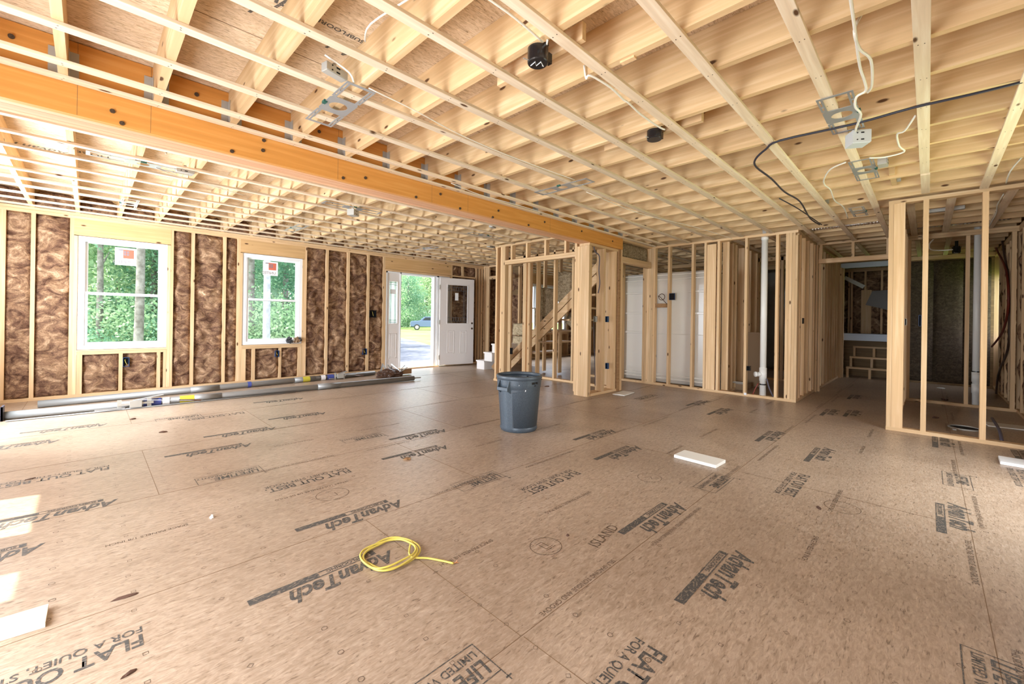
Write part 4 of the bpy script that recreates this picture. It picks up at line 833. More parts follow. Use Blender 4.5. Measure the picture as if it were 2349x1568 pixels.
for an, z, w_, h in ((58, 0.44, .012, .03), (51, 0.355, .012, .04), (41, 0.49, .006, .008), (53, 0.34, .006, .02)):
    u = Vector((math.cos(HA+math.radians(an)), math.sin(HA+math.radians(an)), 0)); t = Vector((-u.y, u.x, 0)); r_ = can_r(math.radians(an), rz(z), z)+(0.0075 if z > .445 else 0.0012)
    c = Vector((cx_, cy_, z))+u*r_; sc_.quad(c-t*w_/2-Vector((0, 0, h/2)), c+t*w_*0.2-Vector((0, 0, h*.4)), c+t*w_/2+Vector((0, 0, h/2)), c-t*w_*.1+Vector((0, 0, h*.4)))
sc_.build('scuff', 'sticker_white', tc)

# ================================================================ THINGS ON THE FLOOR
pts = []; cc = Vector((1.045, 1.845, 0))
for k in range(0, 106):
    a = 2*PI*k/36+0.6; rr = 0.122+0.010*math.sin(k*0.23+1)+0.006*math.sin(k*0.71); pts.append(cc+Vector((rr*math.cos(a)*1.03, rr*math.sin(a)*1.02, 0.006+0.0035*(k/36)+0.010*max(0, math.sin(a*1+0.8+k*0.02)))))
pts += [Vector((1.10, 1.755, 0.012)), Vector((1.155, 1.69, 0.008)), Vector((1.195, 1.625, 0.006)), Vector((1.222, 1.574, 0.005))]
cb = empty('cable_coil', (1.045, 1.845, 0)); tag(cb, 'coiled loop of yellow electrical cable lying on the floor', 'cable')
MB().tube(pts, 0.0048, 8).build('cable_sheath', 'cable_yellow', cb, smooth=True)
e = pts[-1]; MB().tube([e, e+Vector((0.006, -0.010, 0.006)), e+Vector((0.012, -0.012, 0.014))], 0.002, 6).tube([e, e+Vector((0.012, -0.006, 0.0)), e+Vector((0.016, -0.016, 0.004))], 0.002, 6).build('bare_conductor', 'copper', cb)
def board(c, sx, sy, h, rz_, mat, name, label, cat='board'):
    o = MB().box(-sx/2, sx/2, -sy/2, sy/2, 0, h).build(name, mat, org=(0, 0, 0), bevel=min(0.003, h/4)); o.location = c; o.rotation_euler = (0, 0, rz_); return tag(o, label, cat)
board((3.605, 1.345, 0.001), 0.20, 0.345, 0.026, -0.04, 'white_board', 'trim_offcut', 'short white board lying alone on the open floor right of the coil')
board((5.50, -0.645, 0.001), 0.235, 0.40, 0.024, -0.03, 'white_vinyl', 'trim_offcut', 'white board on the floor in front of the framed closet')
board((5.965, 3.405, 0.001), 0.38, 0.20, 0.012, 0.10, 'white_board', 'trim_offcut', 'thin pale offcut on the floor at the foot of the beam-end wall')
board((7.45, -0.66, 0.001), 0.26, 0.34, 0.012, 0.1, 'white_board', 'trim_offcut', 'pale board lying inside the framed closet')
wb_ = MB(); wb_.v = [tuple(Vector((*atz(q, 0.02)[:2], zz))) for zz in (0.001, 0.02) for q in ((-80, 1483), (104, 1426), (111.6, 1383.5), (-80, 1441))]
wb_.f = [(0, 3, 2, 1), (4, 5, 6, 7), (0, 1, 5, 4), (1, 2, 6, 5), (2, 3, 7, 6), (3, 0, 4, 7)]
tag(wb_.build('plywood_offcut', 'strap_x'), 'light wood offcut lying at the near left edge of the floor', 'board')
# debris
def crumb(p, s_, label, mat='debris', name='wood_debris', z=0.0):
    w = atz(p); bm = bmesh.new(); bmesh.ops.create_icosphere(bm, subdivisions=2, radius=1.0)
    for v in bm.verts:
        d = 1+0.5*noise.noise(v.co*2.2+Vector((p[0], p[1], 0))); v.co = Vector((v.co.x*s_[0]*d, v.co.y*s_[1]*d, max(-0.2, v.co.z)*s_[2]*d))
    me = bpy.data.meshes.new(name); bm.to_mesh(me); bm.free(); me.materials.append(MATS[mat]); o = bpy.data.objects.new(name, me); COL.objects.link(o); o.location = (w.x, w.y, z+0.2*s_[2]); o.rotation_euler = (0, 0, random.uniform(-0.5, 0.5)); return tag(o, label, 'debris')
crumb((288, 1369), (0.042, 0.009, 0.006), 'long dark sliver of bark on the floor left of the coil')
crumb((305, 961), (0.03, 0.02, 0.012), 'small brown scrap on the floor near the metal poles'); crumb((374, 991), (0.035, 0.02, 0.012), 'brown scrap on the floor below the larger window')
crumb((934, 1053), (0.03, 0.03, 0.012), 'small grey-brown scrap on the floor left of the trash can', 'wood_old_and_shaded'); crumb((486, 1187), (0.012, 0.012, 0.014), 'small whitish crumb on the floor in the left middle', 'white_board')
crumb((1302, 1228), (0.008, 0.008, 0.008), 'tiny brown crumb on the floor near the pencilled circle'); crumb((296, 1545), (0.022, 0.007, 0.006), 'brown fleck of bark at the bottom left of the floor')
crumb((1255, 886), (0.05, 0.02, 0.012), 'small dark scrap on the floor just right of the trash can'); crumb((70, 1098), (0.03, 0.012, 0.004), 'dry brown leaf on the floor by the left sunlight')
crumb((1240, 871), (0.03, 0.03, 0.02), 'dark crumb beside the bottom plate right of the trash can'); crumb((2158, 890), (0.08, 0.05, 0.012), 'white paper scrap on the floor behind the framed closet', 'white_board')
crumb((2167, 917), (0.06, 0.04, 0.02), 'dark scrap by the rear plate of the closet'); crumb((2146, 958), (0.05, 0.03, 0.015), 'dark scrap on the closet floor near its front plate')
crumb((1878, 1164), (0.03, 0.012, 0.003), 'small dark smear of mud on the floor at the right')

# aluminium scaffold poles along the window wall
def pole(p0, p1, label, marks, r=0.043):
    e_ = empty('scaffold_pole', p0); tag(e_, label, 'pole', None); a, b_ = Vector(p0), Vector(p1); d = (b_-a).normalized(); L = (b_-a).length
    tb_ = MB().tube([a, b_], r, 14).build('tube', 'pole_metal', e_, smooth=True)
    for f_ in (0.335, 0.66): MB().tube([a+d*L*f_, a+d*(L*f_+0.35)], r+0.004, 14).build('sleeve', 'pole_metal', e_, smooth=True)
    for f_, l, mat in marks: MB().tube([a+d*L*f_, a+d*(L*f_+l)], r+0.0052, 14, cap=False).build('label_band', mat, e_, smooth=True); nest(COL.objects[-1], tb_)
    MB().tube([b_, b_+d*0.14], 0.012, 8).build('end_pin', 'zinc_dull', e_)
    return e_
pA = pole((-0.70, 6.985, 0.046), (4.20, 6.67, 0.046), 'nearer long grey metal scaffold pole lying along the window wall', [(0.243, 0.17, 'tape_blue'), (0.28, 0.07, 'sticker_white'), (0.315, 0.15, 'tape_yellow')])
pB = pole((-0.42, 7.60, 0.046), (4.00, 7.78, 0.046), 'farther long grey metal scaffold pole lying close to the window wall', [(0.50, 0.05, 'tape_blue'), (0.69, 0.12, 'tape_yellow'), (0.76, 0.08, 'sticker_white'), (0.785, 0.12, 'tape_blue')])
tag(MB().tube([(-0.60, 6.84, 0.009), (1.3, 6.80, 0.009), (2.2, 6.74, 0.009)], 0.008, 8, smooth=False).build('thin_rod', 'pole_metal', smooth=True), 'thin bright metal rod beside the nearer scaffold pole', 'rod')
fb = empty('pole_bracket', (-0.62, 6.98, 0.05)); tag(fb, 'square dark steel bracket on the left end of the nearer pole', 'bracket')
MB().box(-0.70, -0.685, 6.90, 7.06, 0.0, 0.15).box(-0.64, -0.625, 6.90, 7.06, 0.0, 0.15).box(-0.70, -0.625, 6.90, 6.915, 0.0, 0.15).build('plate', 'cable_grey', fb)
MB().tube([(-0.95, 6.98, 0.07), (-0.62, 6.98, 0.07)], 0.012, 8).tube([(-0.95, 6.93, 0.03), (-0.65, 6.93, 0.03)], 0.01, 8).build('rod', 'wood_old_and_shaded', fb)
def jack(x, y, label, s_=1.0):
    e_ = empty('pump_jack', (x, y, 0)); tag(e_, label, 'pump jack')
    MB().box(x-0.17*s_, x-0.13*s_, y-0.07, y-0.055, 0.0, 0.12).box(x+0.10*s_, x+0.14*s_, y-0.07, y-0.055, 0.0, 0.12).box(x-0.17*s_, x+0.16*s_, y-0.085, y-0.07, 0.05, 0.075).box(x-0.06, x+0.05, y-0.10, y-0.06, 0.02, 0.10).build('cage', 'zinc_dull', e_)
    MB().bar((x+0.0, y-0.09, 0.11), (x+0.55*s_, y-0.20, 0.05), 0.02, 0.006).build('lever', 'zinc', e_)
    MB().tube([(x+0.40*s_, y-0.165, 0.065), (x+0.62*s_, y-0.215, 0.045)], 0.012, 8).build('grip', 'tarp_brown', e_)
    MB().bar((x-0.02, y-0.05, 0.10), (x+0.26*s_, y+0.0, 0.13), 0.05, 0.006).bar((x-0.36*s_, y-0.10, 0.03), (x-0.10, y-0.08, 0.02), 0.012, 0.012).build('foot_pedal', 'zinc', e_)
    return e_
jack(0.42, 6.90, 'pump jack bracket with a lever clamped on the nearer pole below the larger window'); 
jack(3.28, 7.75, 'small pump jack bracket clamped on the farther pole near the door end', 0.6)
e_ = empty('hardware_pile', (4.15, 7.55, 0)); tag(e_, 'heap of scaffold brackets and dark cloth at the door end of the poles', 'hardware')
mb = MB(); rd = random.Random(5)
bm = bmesh.new(); bmesh.ops.create_icosphere(bm, subdivisions=4, radius=1.0)
for v in bm.verts:
    d = 1+0.35*noise.noise(v.co*2.5)+0.15*noise.noise(v.co*7); v.co = Vector((4.12+0.24*v.co.x*d, 7.38+0.12*v.co.y*d, 0.04+0.11*max(v.co.z, -0.3)*d))
me = bpy.data.meshes.new('tarp'); bm.to_mesh(me); bm.free(); me.materials.append(MATS['tarp_brown']); o = bpy.data.objects.new('tarp', me); COL.objects.link(o); me.transform(Matrix.Translation(-e_.location)); o.parent = e_
for k in range(7):
    a = Vector((4.0+0.07*k+rd.uniform(-.05, .05), 7.50+rd.uniform(-.08, .12), 0.05)); b_ = a+Vector((rd.uniform(-.25, .25), rd.uniform(-.1, .2), rd.uniform(0.08, 0.2)))
    MB().bar(a, b_, 0.03, 0.012).build('bracket_arm', ('zinc', 'zinc_dull')[k % 2], e_)
MB().box(4.42, 4.62, 7.42, 7.50, 0.02, 0.12).build('wood_block', 'wood_old_and_shaded', e_)
# work gloves on the sill of the smaller window
w1 = aty((660, 786), 8.22); w2_ = aty((680, 786), 8.22)
def blob(c, s_, mat, name, label, seed, par=None):
    bm = bmesh.new(); bmesh.ops.create_icosphere(bm, subdivisions=4, radius=1.0)
    for v in bm.verts:
        d = 1+0.55*noise.noise(v.co*2.3+Vector((seed, 0, 0)))+0.22*noise.noise(v.co*6+Vector((seed, 0, 0))); v.co = Vector((v.co.x*s_[0]*d, v.co.y*s_[1]*d, max(v.co.z, -0.75)*s_[2]*d))
    me = bpy.data.meshes.new(name); bm.to_mesh(me); bm.free(); me.materials.append(MATS[mat])
    for p in me.polygons: p.use_smooth = True
    o = bpy.data.objects.new(name, me); COL.objects.link(o); o.location = c; return o
def glove(x, label, mat, cuff, seed):
    e_ = empty('work_glove', (x, 8.235, 0.66)); tag(e_, label, 'glove')
    o = blob((0, 0, 0.045), (0.050, 0.045, 0.055), mat, 'palm', None, seed); o.parent = e_
    for k in range(4):
        mb = MB(); a = Vector((x-0.04+0.022*k, 8.235-0.02, 0.70)); b2 = a+Vector((-0.02+0.012*k, -0.03, 0.045-0.01*k)); mb.tube([a, (a+b2)/2+Vector((0, -.012, .004)), b2], [0.012, 0.009], 8); mb.build('finger', mat, e_, smooth=True)
    MB().tube([(x+0.02, 8.235, 0.70), (x+0.07, 8.22, 0.73)], [0.03, 0.037], 12).build('cuff', cuff, e_, smooth=True); return e_
glove(2.575, 'dark and white work glove on the sill of the smaller window', 'glove_dark', 'sticker_white', 2)
glove(2.70, 'tan work glove at the right end of the smaller window sill', 'glove_tan', 'glove_dark', 8)

# ================================================================ ELECTRICAL BOXES
def ebox(x0, x1, y0, y1, z0, z1, label, mat='blue_box', face='y', cat='outlet box'):
    e_ = empty('outlet_box', ((x0+x1)/2, (y0+y1)/2, z0)); tag(e_, label, cat); t = 0.004; b_ = MB()
    if face == 'y':     # open towards -y
        b_.box(x0, x0+t, y0, y1, z0, z1); b_.box(x1-t, x1, y0, y1, z0, z1); b_.box(x0, x1, y0, y1, z0, z0+t); b_.box(x0, x1, y0, y1, z1-t, z1); b_.box(x0, x1, y1-t, y1, z0, z1)
        b_.build('shell', mat, e_); MB().box(x0+t, x1-t, y1-0.012, y1-0.006, z0+t, z1-t).build('interior', 'black_hole', e_)
        m2 = MB(); xm = (x0+x1)/2; m2.tube([(xm, y1-.01, z1-.02), (xm-.012, y0+.01, z1-.04), (xm+.008, y0+.004, z0+.03)], 0.003, 6); m2.build('wire', 'cable_yellow', e_, smooth=True)
    else:
        b_.box(x0, x1, y0, y0+t, z0, z1); b_.box(x0, x1, y1-t, y1, z0, z1); b_.box(x0, x1, y0, y1, z0, z0+t); b_.box(x0, x1, y0, y1, z1-t, z1); b_.box(x1-t, x1, y0, y1, z0, z1)
        b_.build('shell', mat, e_); MB().box(x1-0.012, x1-0.006, y0+t, y1-t, z0+t, z1-t).build('interior', 'black_hole', e_)
    return e_
def ebox_px(a, b_, label, y=YW-0.012, dpt=0.06, mat='blue_box'):
    p, q = aty(a, y), aty(b_, y); return ebox(p.x, q.x, y, y+dpt, q.z, p.z, label, mat)
p_, q_ = aty((283, 820), YW-.012), aty((297, 840), YW-.012); ebox(0.356, 0.424, YW-0.012, YW+0.05, q_.z, p_.z, 'dark blue outlet box below the larger window')
p_, q_ = aty((630, 804), YW-.012), aty((640, 818), YW-.012); ebox(2.348, 2.411, YW-0.012, YW+0.05, q_.z, p_.z, 'dark blue outlet box below the smaller window')
ebox_px((849, 711), (863, 728), 'wide switch box left of the front door, above the blue one', mat='black_plastic'); ebox_px((832.5, 799.5), (841.5, 812.5), 'blue outlet box low on the wall left of the front door')
def ebox_x(a, b_, x, label, mat='blue_box', dpt=0.05):
    p, q = atx(a, x), atx(b_, x); return ebox(x, x+dpt, q.y, p.y, q.z, p.z, label, mat, 'x')
ebox_x((1535, 672.5), (1547.5, 687.5), 7.235, 'blue box on a stud in front of the white tub surround', dpt=0.02); ebox_x((1713, 839), (1720.5, 850), 7.26, 'dark outlet box low on the bathroom stud left of the white pipe', 'black_plastic')
ebox_x((1388.5, 725), (1393, 738.5), 5.80, 'upper blue box between the studs of the beam-end wall'); ebox_x((1388.5, 832), (1393, 846), 5.80, 'lower blue box between the studs of the beam-end wall')
o = ebox_x((1361.5, 725), (1366, 738), 5.48, 'small blue-grey switch box with a dark cable in the beam-end wall', 'zinc_dull'); ebox_x((2107.5, 722), (2113, 748), 6.9, 'blue switch box inside the framed closet')
ebox_x((2075, 730), (2080, 746), 6.30, 'grey metal box on the back of the closet corner post', 'zinc_dull', 0.08)
p_, q_ = aty((1840, 729), 1.352), aty((1843, 742), 1.352); tag(MB().box(p_.x, p_.x+0.10, 1.343, 1.352, q_.z, p_.z).build('nail_plate', 'black_plastic'), 'small dark metal plate on the hallway stud wall', 'nail plate')
p_ = atx((1179, 748), 7.9); ebox(7.9, 7.95, p_.y-0.08, p_.y+0.10, 0.98, 1.12, 'bright blue box in front of the window behind the stairs', 'blue_box', 'x')
yb_ = ypx(1165, X2)-0.09; ebox(6.21, 6.24, yb_-0.055, yb_-0.001, 0.42, 0.55, 'dark box low on the stud beside the slanting stair boards', 'black_plastic', 'x')

# round black ceiling boxes with a scrawled letter
def round_box(c, label, ltr):
    e_ = empty('ceiling_box', c); tag(e_, label, 'electrical box'); x, y, z = c; r_ = 0.052
    mb = MB(); mb.lathe((x, y, z), [(0.0001, 0.0), (r_-0.004, 0.0), (r_, 0.004), (r_, 0.085), (r_-0.004, 0.085)], 28); mb.build('drum', 'black_plastic', e_, smooth=False)
    for k in range(5):
        a = k*1.25; MB().obox((x+r_*math.cos(a), y+r_*math.sin(a), z+0.095), (-math.sin(a), math.cos(a), 0), (math.cos(a), math.sin(a), 0), (0, 0, 1), 0.022, 0.004, 0.03).build('tab', 'black_plastic', e_)
    MB().box(x+0.045, x+0.075, y-0.03, y-0.005, z+0.02, z+0.07).build('clamp', 'black_plastic', e_)
    MB().tube([(x-0.075, y+0.03, z+0.008), (x-0.045, y+0.02, z+0.008)], 0.003, 6).build('nail', 'zinc_dull', e_)
    MB().box(x-0.02, x+0.02, y-0.02, y+0.02, z+0.085, ZD-0.3+0.12).build('nail_bracket', 'black_plastic', e_)
    if ltr:
        mb = MB(); P = [(-.03, .012), (-.012, -.016), (-.006, .012), (.012, -.016), (.026, .016)]
        mb.tube([(x+1.15*(u+v)*0.72, y+1.15*(-u+v)*0.72, z-0.0014) for u, v in P], 0.0022, 6, smooth=False); mb.tube([(x+.026, y-.006, z-.0012), (x+.028, y-.008, z-.0012)], .002, 6)
        mb.build('scrawl', 'sticker_white', e_)
    return e_
round_box((1.575, 1.405, 2.44), 'nearer round black ceiling box with a white scrawl on its base', True); round_box((2.83, 1.40, 2.45), 'farther plain round black ceiling box', False)
def blocking(x, y0, y1, z0, z1, label, t=0.038): return tag(MB().box(x, x+t, y0, y1, z0, z1).build('blocking', 'white_board' if 0 else 'wood_y'), label, 'wood block')
blocking(1.665, 1.20, 1.80, 2.516, ZJ+0.09, 'pale wood block beside the nearer round black ceiling box', 0.03); blocking(2.90, 1.10, 1.86, 2.516, ZJ+0.08, 'pale wood block beside the farther round black ceiling box')
tag(MB().box(1.945, 1.975, 1.08, 1.16, ZJ-0.01, ZD-0.05).build('blocking', 'wood_z'), 'small upright wood cleat near the round black ceiling boxes', 'wood block')

# metal light-mounting plates
def plate(cx2, cy2, lx, ly, rot, label, mat='zinc'):
    e_ = empty('mounting_plate', (cx2, cy2, ZS-0.004), rot); tag(e_, label, 'mounting plate')
    mb = MB(); t = 0.0025; w_ = lx/2; h = ly/2; r_ = w_*0.62
    def bx_(a0, a1, b0, b1): mb.box(a0, a1, b0, b1, 0, t)
    s1, s2 = w_*0.34, w_*0.16        # slotted side rails
    for s_ in (-1, 1):
        for q in (-1, 1):
            xs0, xs1 = sorted((s_*w_, s_*(w_-s1))); slot = (s_*(w_-s1*0.36), s_*(w_-s1*0.62)); a0, a1 = sorted(slot)
            y0, y1 = sorted((q*h, q*h*0.34))
            bx_(xs0, min(a0, a1), y0, y1); bx_(max(a0, a1), xs1, y0, y1); ym = sorted((q*h, q*h*0.93)); bx_(a0, a1, *ym); ym = sorted((q*h*0.42, q*h*0.34)); bx_(a0, a1, *ym)
    bx_(-w_+s1, w_-s1, -h, -h*0.93); bx_(-w_+s1, w_-s1, h*0.93, h)
    # centre: square field with a round hole
    n_ = 32; y2 = h*0.34; i0 = len(mb.v)
    for k in range(n_):
        a = 2*PI*k/n_; co, si = math.cos(a), math.sin(a); ro = 1/max(abs(co)/w_, abs(si)/y2)
        ri_x, ri_y = co*r_, si*min(r_, y2*0.82)
        for zz in (0, t): mb.v += [(ri_x, ri_y, zz), (co*ro, si*ro, zz)]
    for k in range(n_):
        a = i0+4*k; b2 = i0+4*((k+1) % n_); mb.f += [(a, a+1, b2+1, b2), (a+2, b2+2, b2+3, a+3), (a, b2, b2+2, a+2), (a+1, a+3, b2+3, b2+1)]
    pb = mb.build('plate_body', mat, e_, local=True)
    for sx_, sy_ in ((-1, -.6), (1, .6), (1, -.6), (-1, .6)): MB().tube([(sx_*(w_-s1*0.5), sy_*h, -0.003), (sx_*(w_-s1*0.5), sy_*h, 0.006)], 0.006, 8).build('screw', 'zinc', pb, local=True)
    MB().box(-w_*1.08, -w_*0.86, -0.02, 0.02, -0.006, 0.008).build('thumb_screw', 'green_screw', e_, local=True)
    return e_
def jbox(c, s_, rot, label, mat='zinc_dull'):
    e_ = empty('junction_box', c, rot); tag(e_, label, 'junction box'); a, b2, d = s_[0]/2, s_[1]/2, s_[2]
    bb = MB().box(-a, a, -b2, b2, 0, d).build('box_body', mat, e_, local=True, bevel=0.003)
    MB().box(-a-0.003, a+0.003, -b2-0.003, -b2, 0.004, d-0.004).build('cover', mat, bb, local=True, bevel=0.002)
    for zz in (0.25, 0.75):
        MB().box(-a*0.1, a*0.25, -b2-0.0045, -b2-0.003, d*zz-0.004, d*zz+0.004).build('slot', 'black_hole', bb, local=True)
        MB().tube([(-a*0.5, -b2-0.006, d*zz), (-a*0.5, -b2-0.002, d*zz)], 0.004, 8).build('screw', 'black_hole', bb, local=True)
    MB().tube([(0, 0, d), (0, 0, d+0.02)], 0.012, 10).build('connector', 'zinc', e_, local=True)
    return e_
plate(1.105, 2.68, 0.175, 0.66, 0.0, 'metal mounting plate with a round hole between straps near the orange beam'); 
plate(3.375, 0.405, 0.175, 0.64, PI/2, 'metal mounting plate with a round hole above the hanging grey box'); plate(4.73, 0.405, 0.16, 0.64, PI/2, 'metal mounting plate beyond the one above the hanging grey box')
plate(6.45, 0.60, 0.14, 0.55, PI/2, 'small dark mounting plate far back towards the hallway', 'zinc_dull')
plate(3.36, 2.63, 0.15, 0.66, 0.0, 'metal mounting plate in the middle of the ceiling near the beam end', 'zinc')
plate(0.33, 5.0, 0.14, 0.72, PI/2, 'long white-lit mounting plate on the window side, nearest the camera', 'zinc'); plate(0.335, 6.95, 0.16, 0.60, 0.0, 'mounting plate above the larger window', 'zinc')
plate(2.22, 6.87, 0.16, 0.66, 0.0, 'mounting plate above the smaller window', 'zinc'); plate(2.28, 5.05, 0.14, 0.72, PI/2, 'mounting plate by the dangling grey box on the window side', 'zinc'); plate(4.5, 5.1, 0.14, 0.66, PI/2, 'mounting plate near the door end of the window side ceiling', 'zinc'); plate(4.6, 6.9, 0.15, 0.6, 0, 'mounting plate above the front door', 'zinc')
jbox((0.965, 2.40, 2.515), (0.13, 0.05, 0.05), 0.25, 'grey metal box on a joist beside the plate near the orange beam'); jbox(atz((1967, 334), 2.385), (0.105, 0.10, 0.092), -0.78-0.25, 'pale grey metal box hanging by white cables from the ceiling', 'box_light'); jbox((4.62, 0.28, 2.47), (0.12, 0.06, 0.05), 0.0, 'small metal box beside the second mounting plate')
jbox((2.25, 4.98, 2.38), (0.11, 0.09, 0.075), 0.6, 'small grey box dangling by a wire on the window side'); jbox((0.62, 4.93, 2.47), (0.13, 0.05, 0.05), 0.0, 'small grey box beside the long mounting plate on the window side'); jbox((4.2, 4.6, 2.50), (0.12, 0.06, 0.05), 0.4, 'small grey box near the door end of the window side ceiling')
jbox((5.35, 5.9, 2.50), (0.16, 0.08, 0.04), 0.2, 'dark metal box in the ceiling above the front door')
pz_ = atz((2170, 480), 2.52); jbox((pz_.x, pz_.y, 2.50), (0.06, 0.30, 0.04), 0, 'flat metal box between joists over the framed closet', 'zinc_dull')
w = atx((2194, 576), 10.2); round_box((w.x, w.y, w.z-0.03), 'round black ceiling box in the dark room behind the closet', True)

# ================================================================ CABLES AND PIPES
def cable(pxs, label, mat='cable_white', r_=0.006, z=2.488, flat=None, extra=None, cat='cable'):
    P = []
    for q in pxs:
        zz = q[2] if len(q) > 2 else z; P.append(atz(q[:2], zz))
    if extra: P += [Vector(v) for v in extra]
    return tag(MB().tube(P, r_, 8).build('electrical_cable', mat, smooth=True), label, cat)
cable([(1946, -40), (1960, 60), (1972, 150, 2.49), (1983, 185, 2.48), (1986, 208, 2.47), (1965, 222, 2.46), (1962, 245, 2.44), (1975, 262, 2.43), (1965, 290, 2.44), (1962, 302, 2.47)], 'white cable running from the top of the photo down to the hanging grey box', r_=0.0065)
cable([(1976, 33, 2.60), (1960, 70, 2.49), (1972, 112, 2.485), (1998, 138, 2.488), (2000, 195, 2.485), (1990, 212, 2.48)], 'second white cable branching beside the first near the hanging grey box', r_=0.0065)
cable([(2100, 265, 2.52), (2075, 300), (2058, 308), (2063, 335), (2074, 348), (2030, 360, 2.47), (1995, 362, 2.46)], 'white cable looping right of the hanging grey box')
cable([(1940, 372), (1905, 388), (1890, 412), (1893, 425), (1905, 435), (1915, 460), (1935, 475), (1945, 500, 2.50)], 'white cable drooping in loops left of the far mounting plates')
cable([(2349, 355, 2.56), (2318, 392, 2.5), (2308, 420, 2.5)], 'twisted pale cable at the upper right, before the closet'); cable([(2302, 445, 2.52), (2288, 470, 2.5), (2285, 490, 2.49), (2268, 520, 2.5)], 'pale cable drooping over the framed closet')
cable([(1095, -20), (1180, 40, 2.49), (1245, 96, 2.50)], 'white cable along the joists up to the nearer round black box', r_=0.005); cable([(1340, 150, 2.56), (1345, 180, 2.49), (1354, 173, 2.49), (1400, 200), (1430, 228), (1442, 236), (1470, 262), (1510, 290), (1525, 297)], 'white cable between the two round black boxes', r_=0.006)
cable([(1252, 118, 2.56), (1256, 92, 2.50)], 'short white cable end entering the nearer round black box', r_=0.005)
cable([(846, 202, 2.50), (955, 255), (1048, 305), (1150, 350), (1270, 395), (1318, 412)], 'long thin white cable crossing from the beam-side plate towards the middle plate', r_=0.0035)
cable([(1345, 440), (1470, 490), (1600, 522), (1720, 560, 2.50)], 'thin white cable running on from the middle plate towards the bathroom', r_=0.0035)
cable([(1035, 420), (1100, 446), (1180, 468), (1260, 492), (1310, 508), (1370, 525)], 'thin white cable sagging along the face side of the orange beam', r_=0.004, z=2.47)
cable([(745, 125, 2.60), (800, 165, 2.55), (812, 190, 2.50)], 'pale cable loop above the plate near the orange beam', r_=0.006); cable([(950, -10, 2.64), (850, 55, 2.62), (838, 95, 2.60)], 'white cable stapled along a joist at the top of the photo', r_=0.005)
cable([(800, 460, 2.52), (812, 475, 2.48), (806, 484, 2.46)], 'thin wire holding the dangling grey box on the window side', r_=0.003); cable([(395, 332, 2.60), (384, 348, 2.55), (380, 352, 2.507)], 'white cable end beside the long mounting plate on the window side', r_=0.005)
cable([(358, 385), (420, 408), (500, 430), (560, 448)], 'thin pale cable on the window side ceiling, nearest the camera', r_=0.004)
cable([(2345, 188, 2.50), (2230, 216), (2090, 248), (1960, 284), (1790, 322), (1757, 342, 2.49), (1733, 365, 2.47), (1735, 383, 2.46), (1770, 410, 2.46), (1800, 440, 2.46), (1835, 462, 2.47), (1858, 500, 2.47), (1880, 515, 2.48)], 'long black cable strapped under a joist and sagging towards the hallway', 'cable_black', 0.008)
cable([(1788, 455), (1830, 478), (1870, 505), (1885, 515)], 'thin dark cable beside the long black one near the hallway', 'cable_black', 0.006)
def cable3(P, label, mat='cable_white', r_=0.006, name='electrical_cable', cat='cable'): return tag(MB().tube(P, r_, 8).build(name, mat, smooth=True), label, cat)
P = [aty(q, 3.60) for q in ((1362, 566), (1366, 578), (1375, 588), (1374, 620), (1376, 650), (1372, 672))]; cable3(P, 'dark cable hanging free at the top of the beam-end wall', 'cable_grey', 0.009)
P = [aty(q, 3.68) for q in ((1362, 740), (1363, 800), (1365, 850), (1365, 884))]; cable3(P, 'dark cable running down from the small switch box in the beam-end wall', 'cable_grey', 0.006)
P = [atx(q, 8.9) for q in ((2142, 548), (2132, 560), (2135, 572), (2160, 574), (2186, 572))]; cable3(P, 'white cable looping to the round box in the dark room', r_=0.008)
P = [atx(q, 7.245) for q in ((1668, 0+724), )]
# drain and vent pipes
def pvc(x, y, r_, z1, label, fz):
    e_ = empty('drain_pipe', (x, y, 0)); tag(e_, label, 'pipe')
    MB().tube([(x, y, 0), (x, y, z1)], r_, 18).build('pipe', 'white_plastic', e_, smooth=True)
    for z0, z2 in fz: MB().tube([(x, y, z0), (x, y, z2)], r_+0.007, 18).build('coupling', 'white_plastic', e_, smooth=True)
    return e_
w = atx((1752.5, 700), 7.33); e_ = pvc(7.33, w.y, 0.044, ZD, 'white drain pipe rising beside the bathroom stud wall', [(0.26, 0.46), (2.43, 2.475)])
MB().tube([(7.33, w.y, 0.36), (7.25, w.y+0.07, 0.36)], 0.034, 14).tube([(7.25, w.y+0.07, 0.36), (7.235, w.y+0.083, 0.36)], 0.040, 14).build('cleanout', 'white_plastic', e_, smooth=True)
MB().tube([(7.33, w.y, 0.195), (7.33, w.y, 0.215)], 0.046, 18).build('rubber_band', 'black_plastic', e_)
P = [(7.30, w.y-0.06, 0.30), (7.28, w.y-0.10, 0.16), (7.30, w.y-0.16, 0.02)]; cable3(P, 'grey tube curling to the floor right of the bathroom drain pipe', 'cable_grey', 0.010, 'water_tube', 'tube'); cable3([(7.28, w.y+0.05, 0.22), (7.27, w.y+0.10, 0.10), (7.27, w.y+0.13, 0.0)], 'dark red tube left of the bathroom drain pipe', 'pex_red', 0.008, 'water_tube', 'tube')
w = atx((2241.5, 700), 8.86); e_ = pvc(8.86, w.y, 0.040, ZD, 'white drain pipe in the rear wall of the framed closet', [(0.20, 0.33), (0.36, 0.50)])
MB().tube([(8.86, w.y, 0.50), (8.86, w.y, 0.515)], 0.049, 18).build('rubber_band', 'black_plastic', e_)
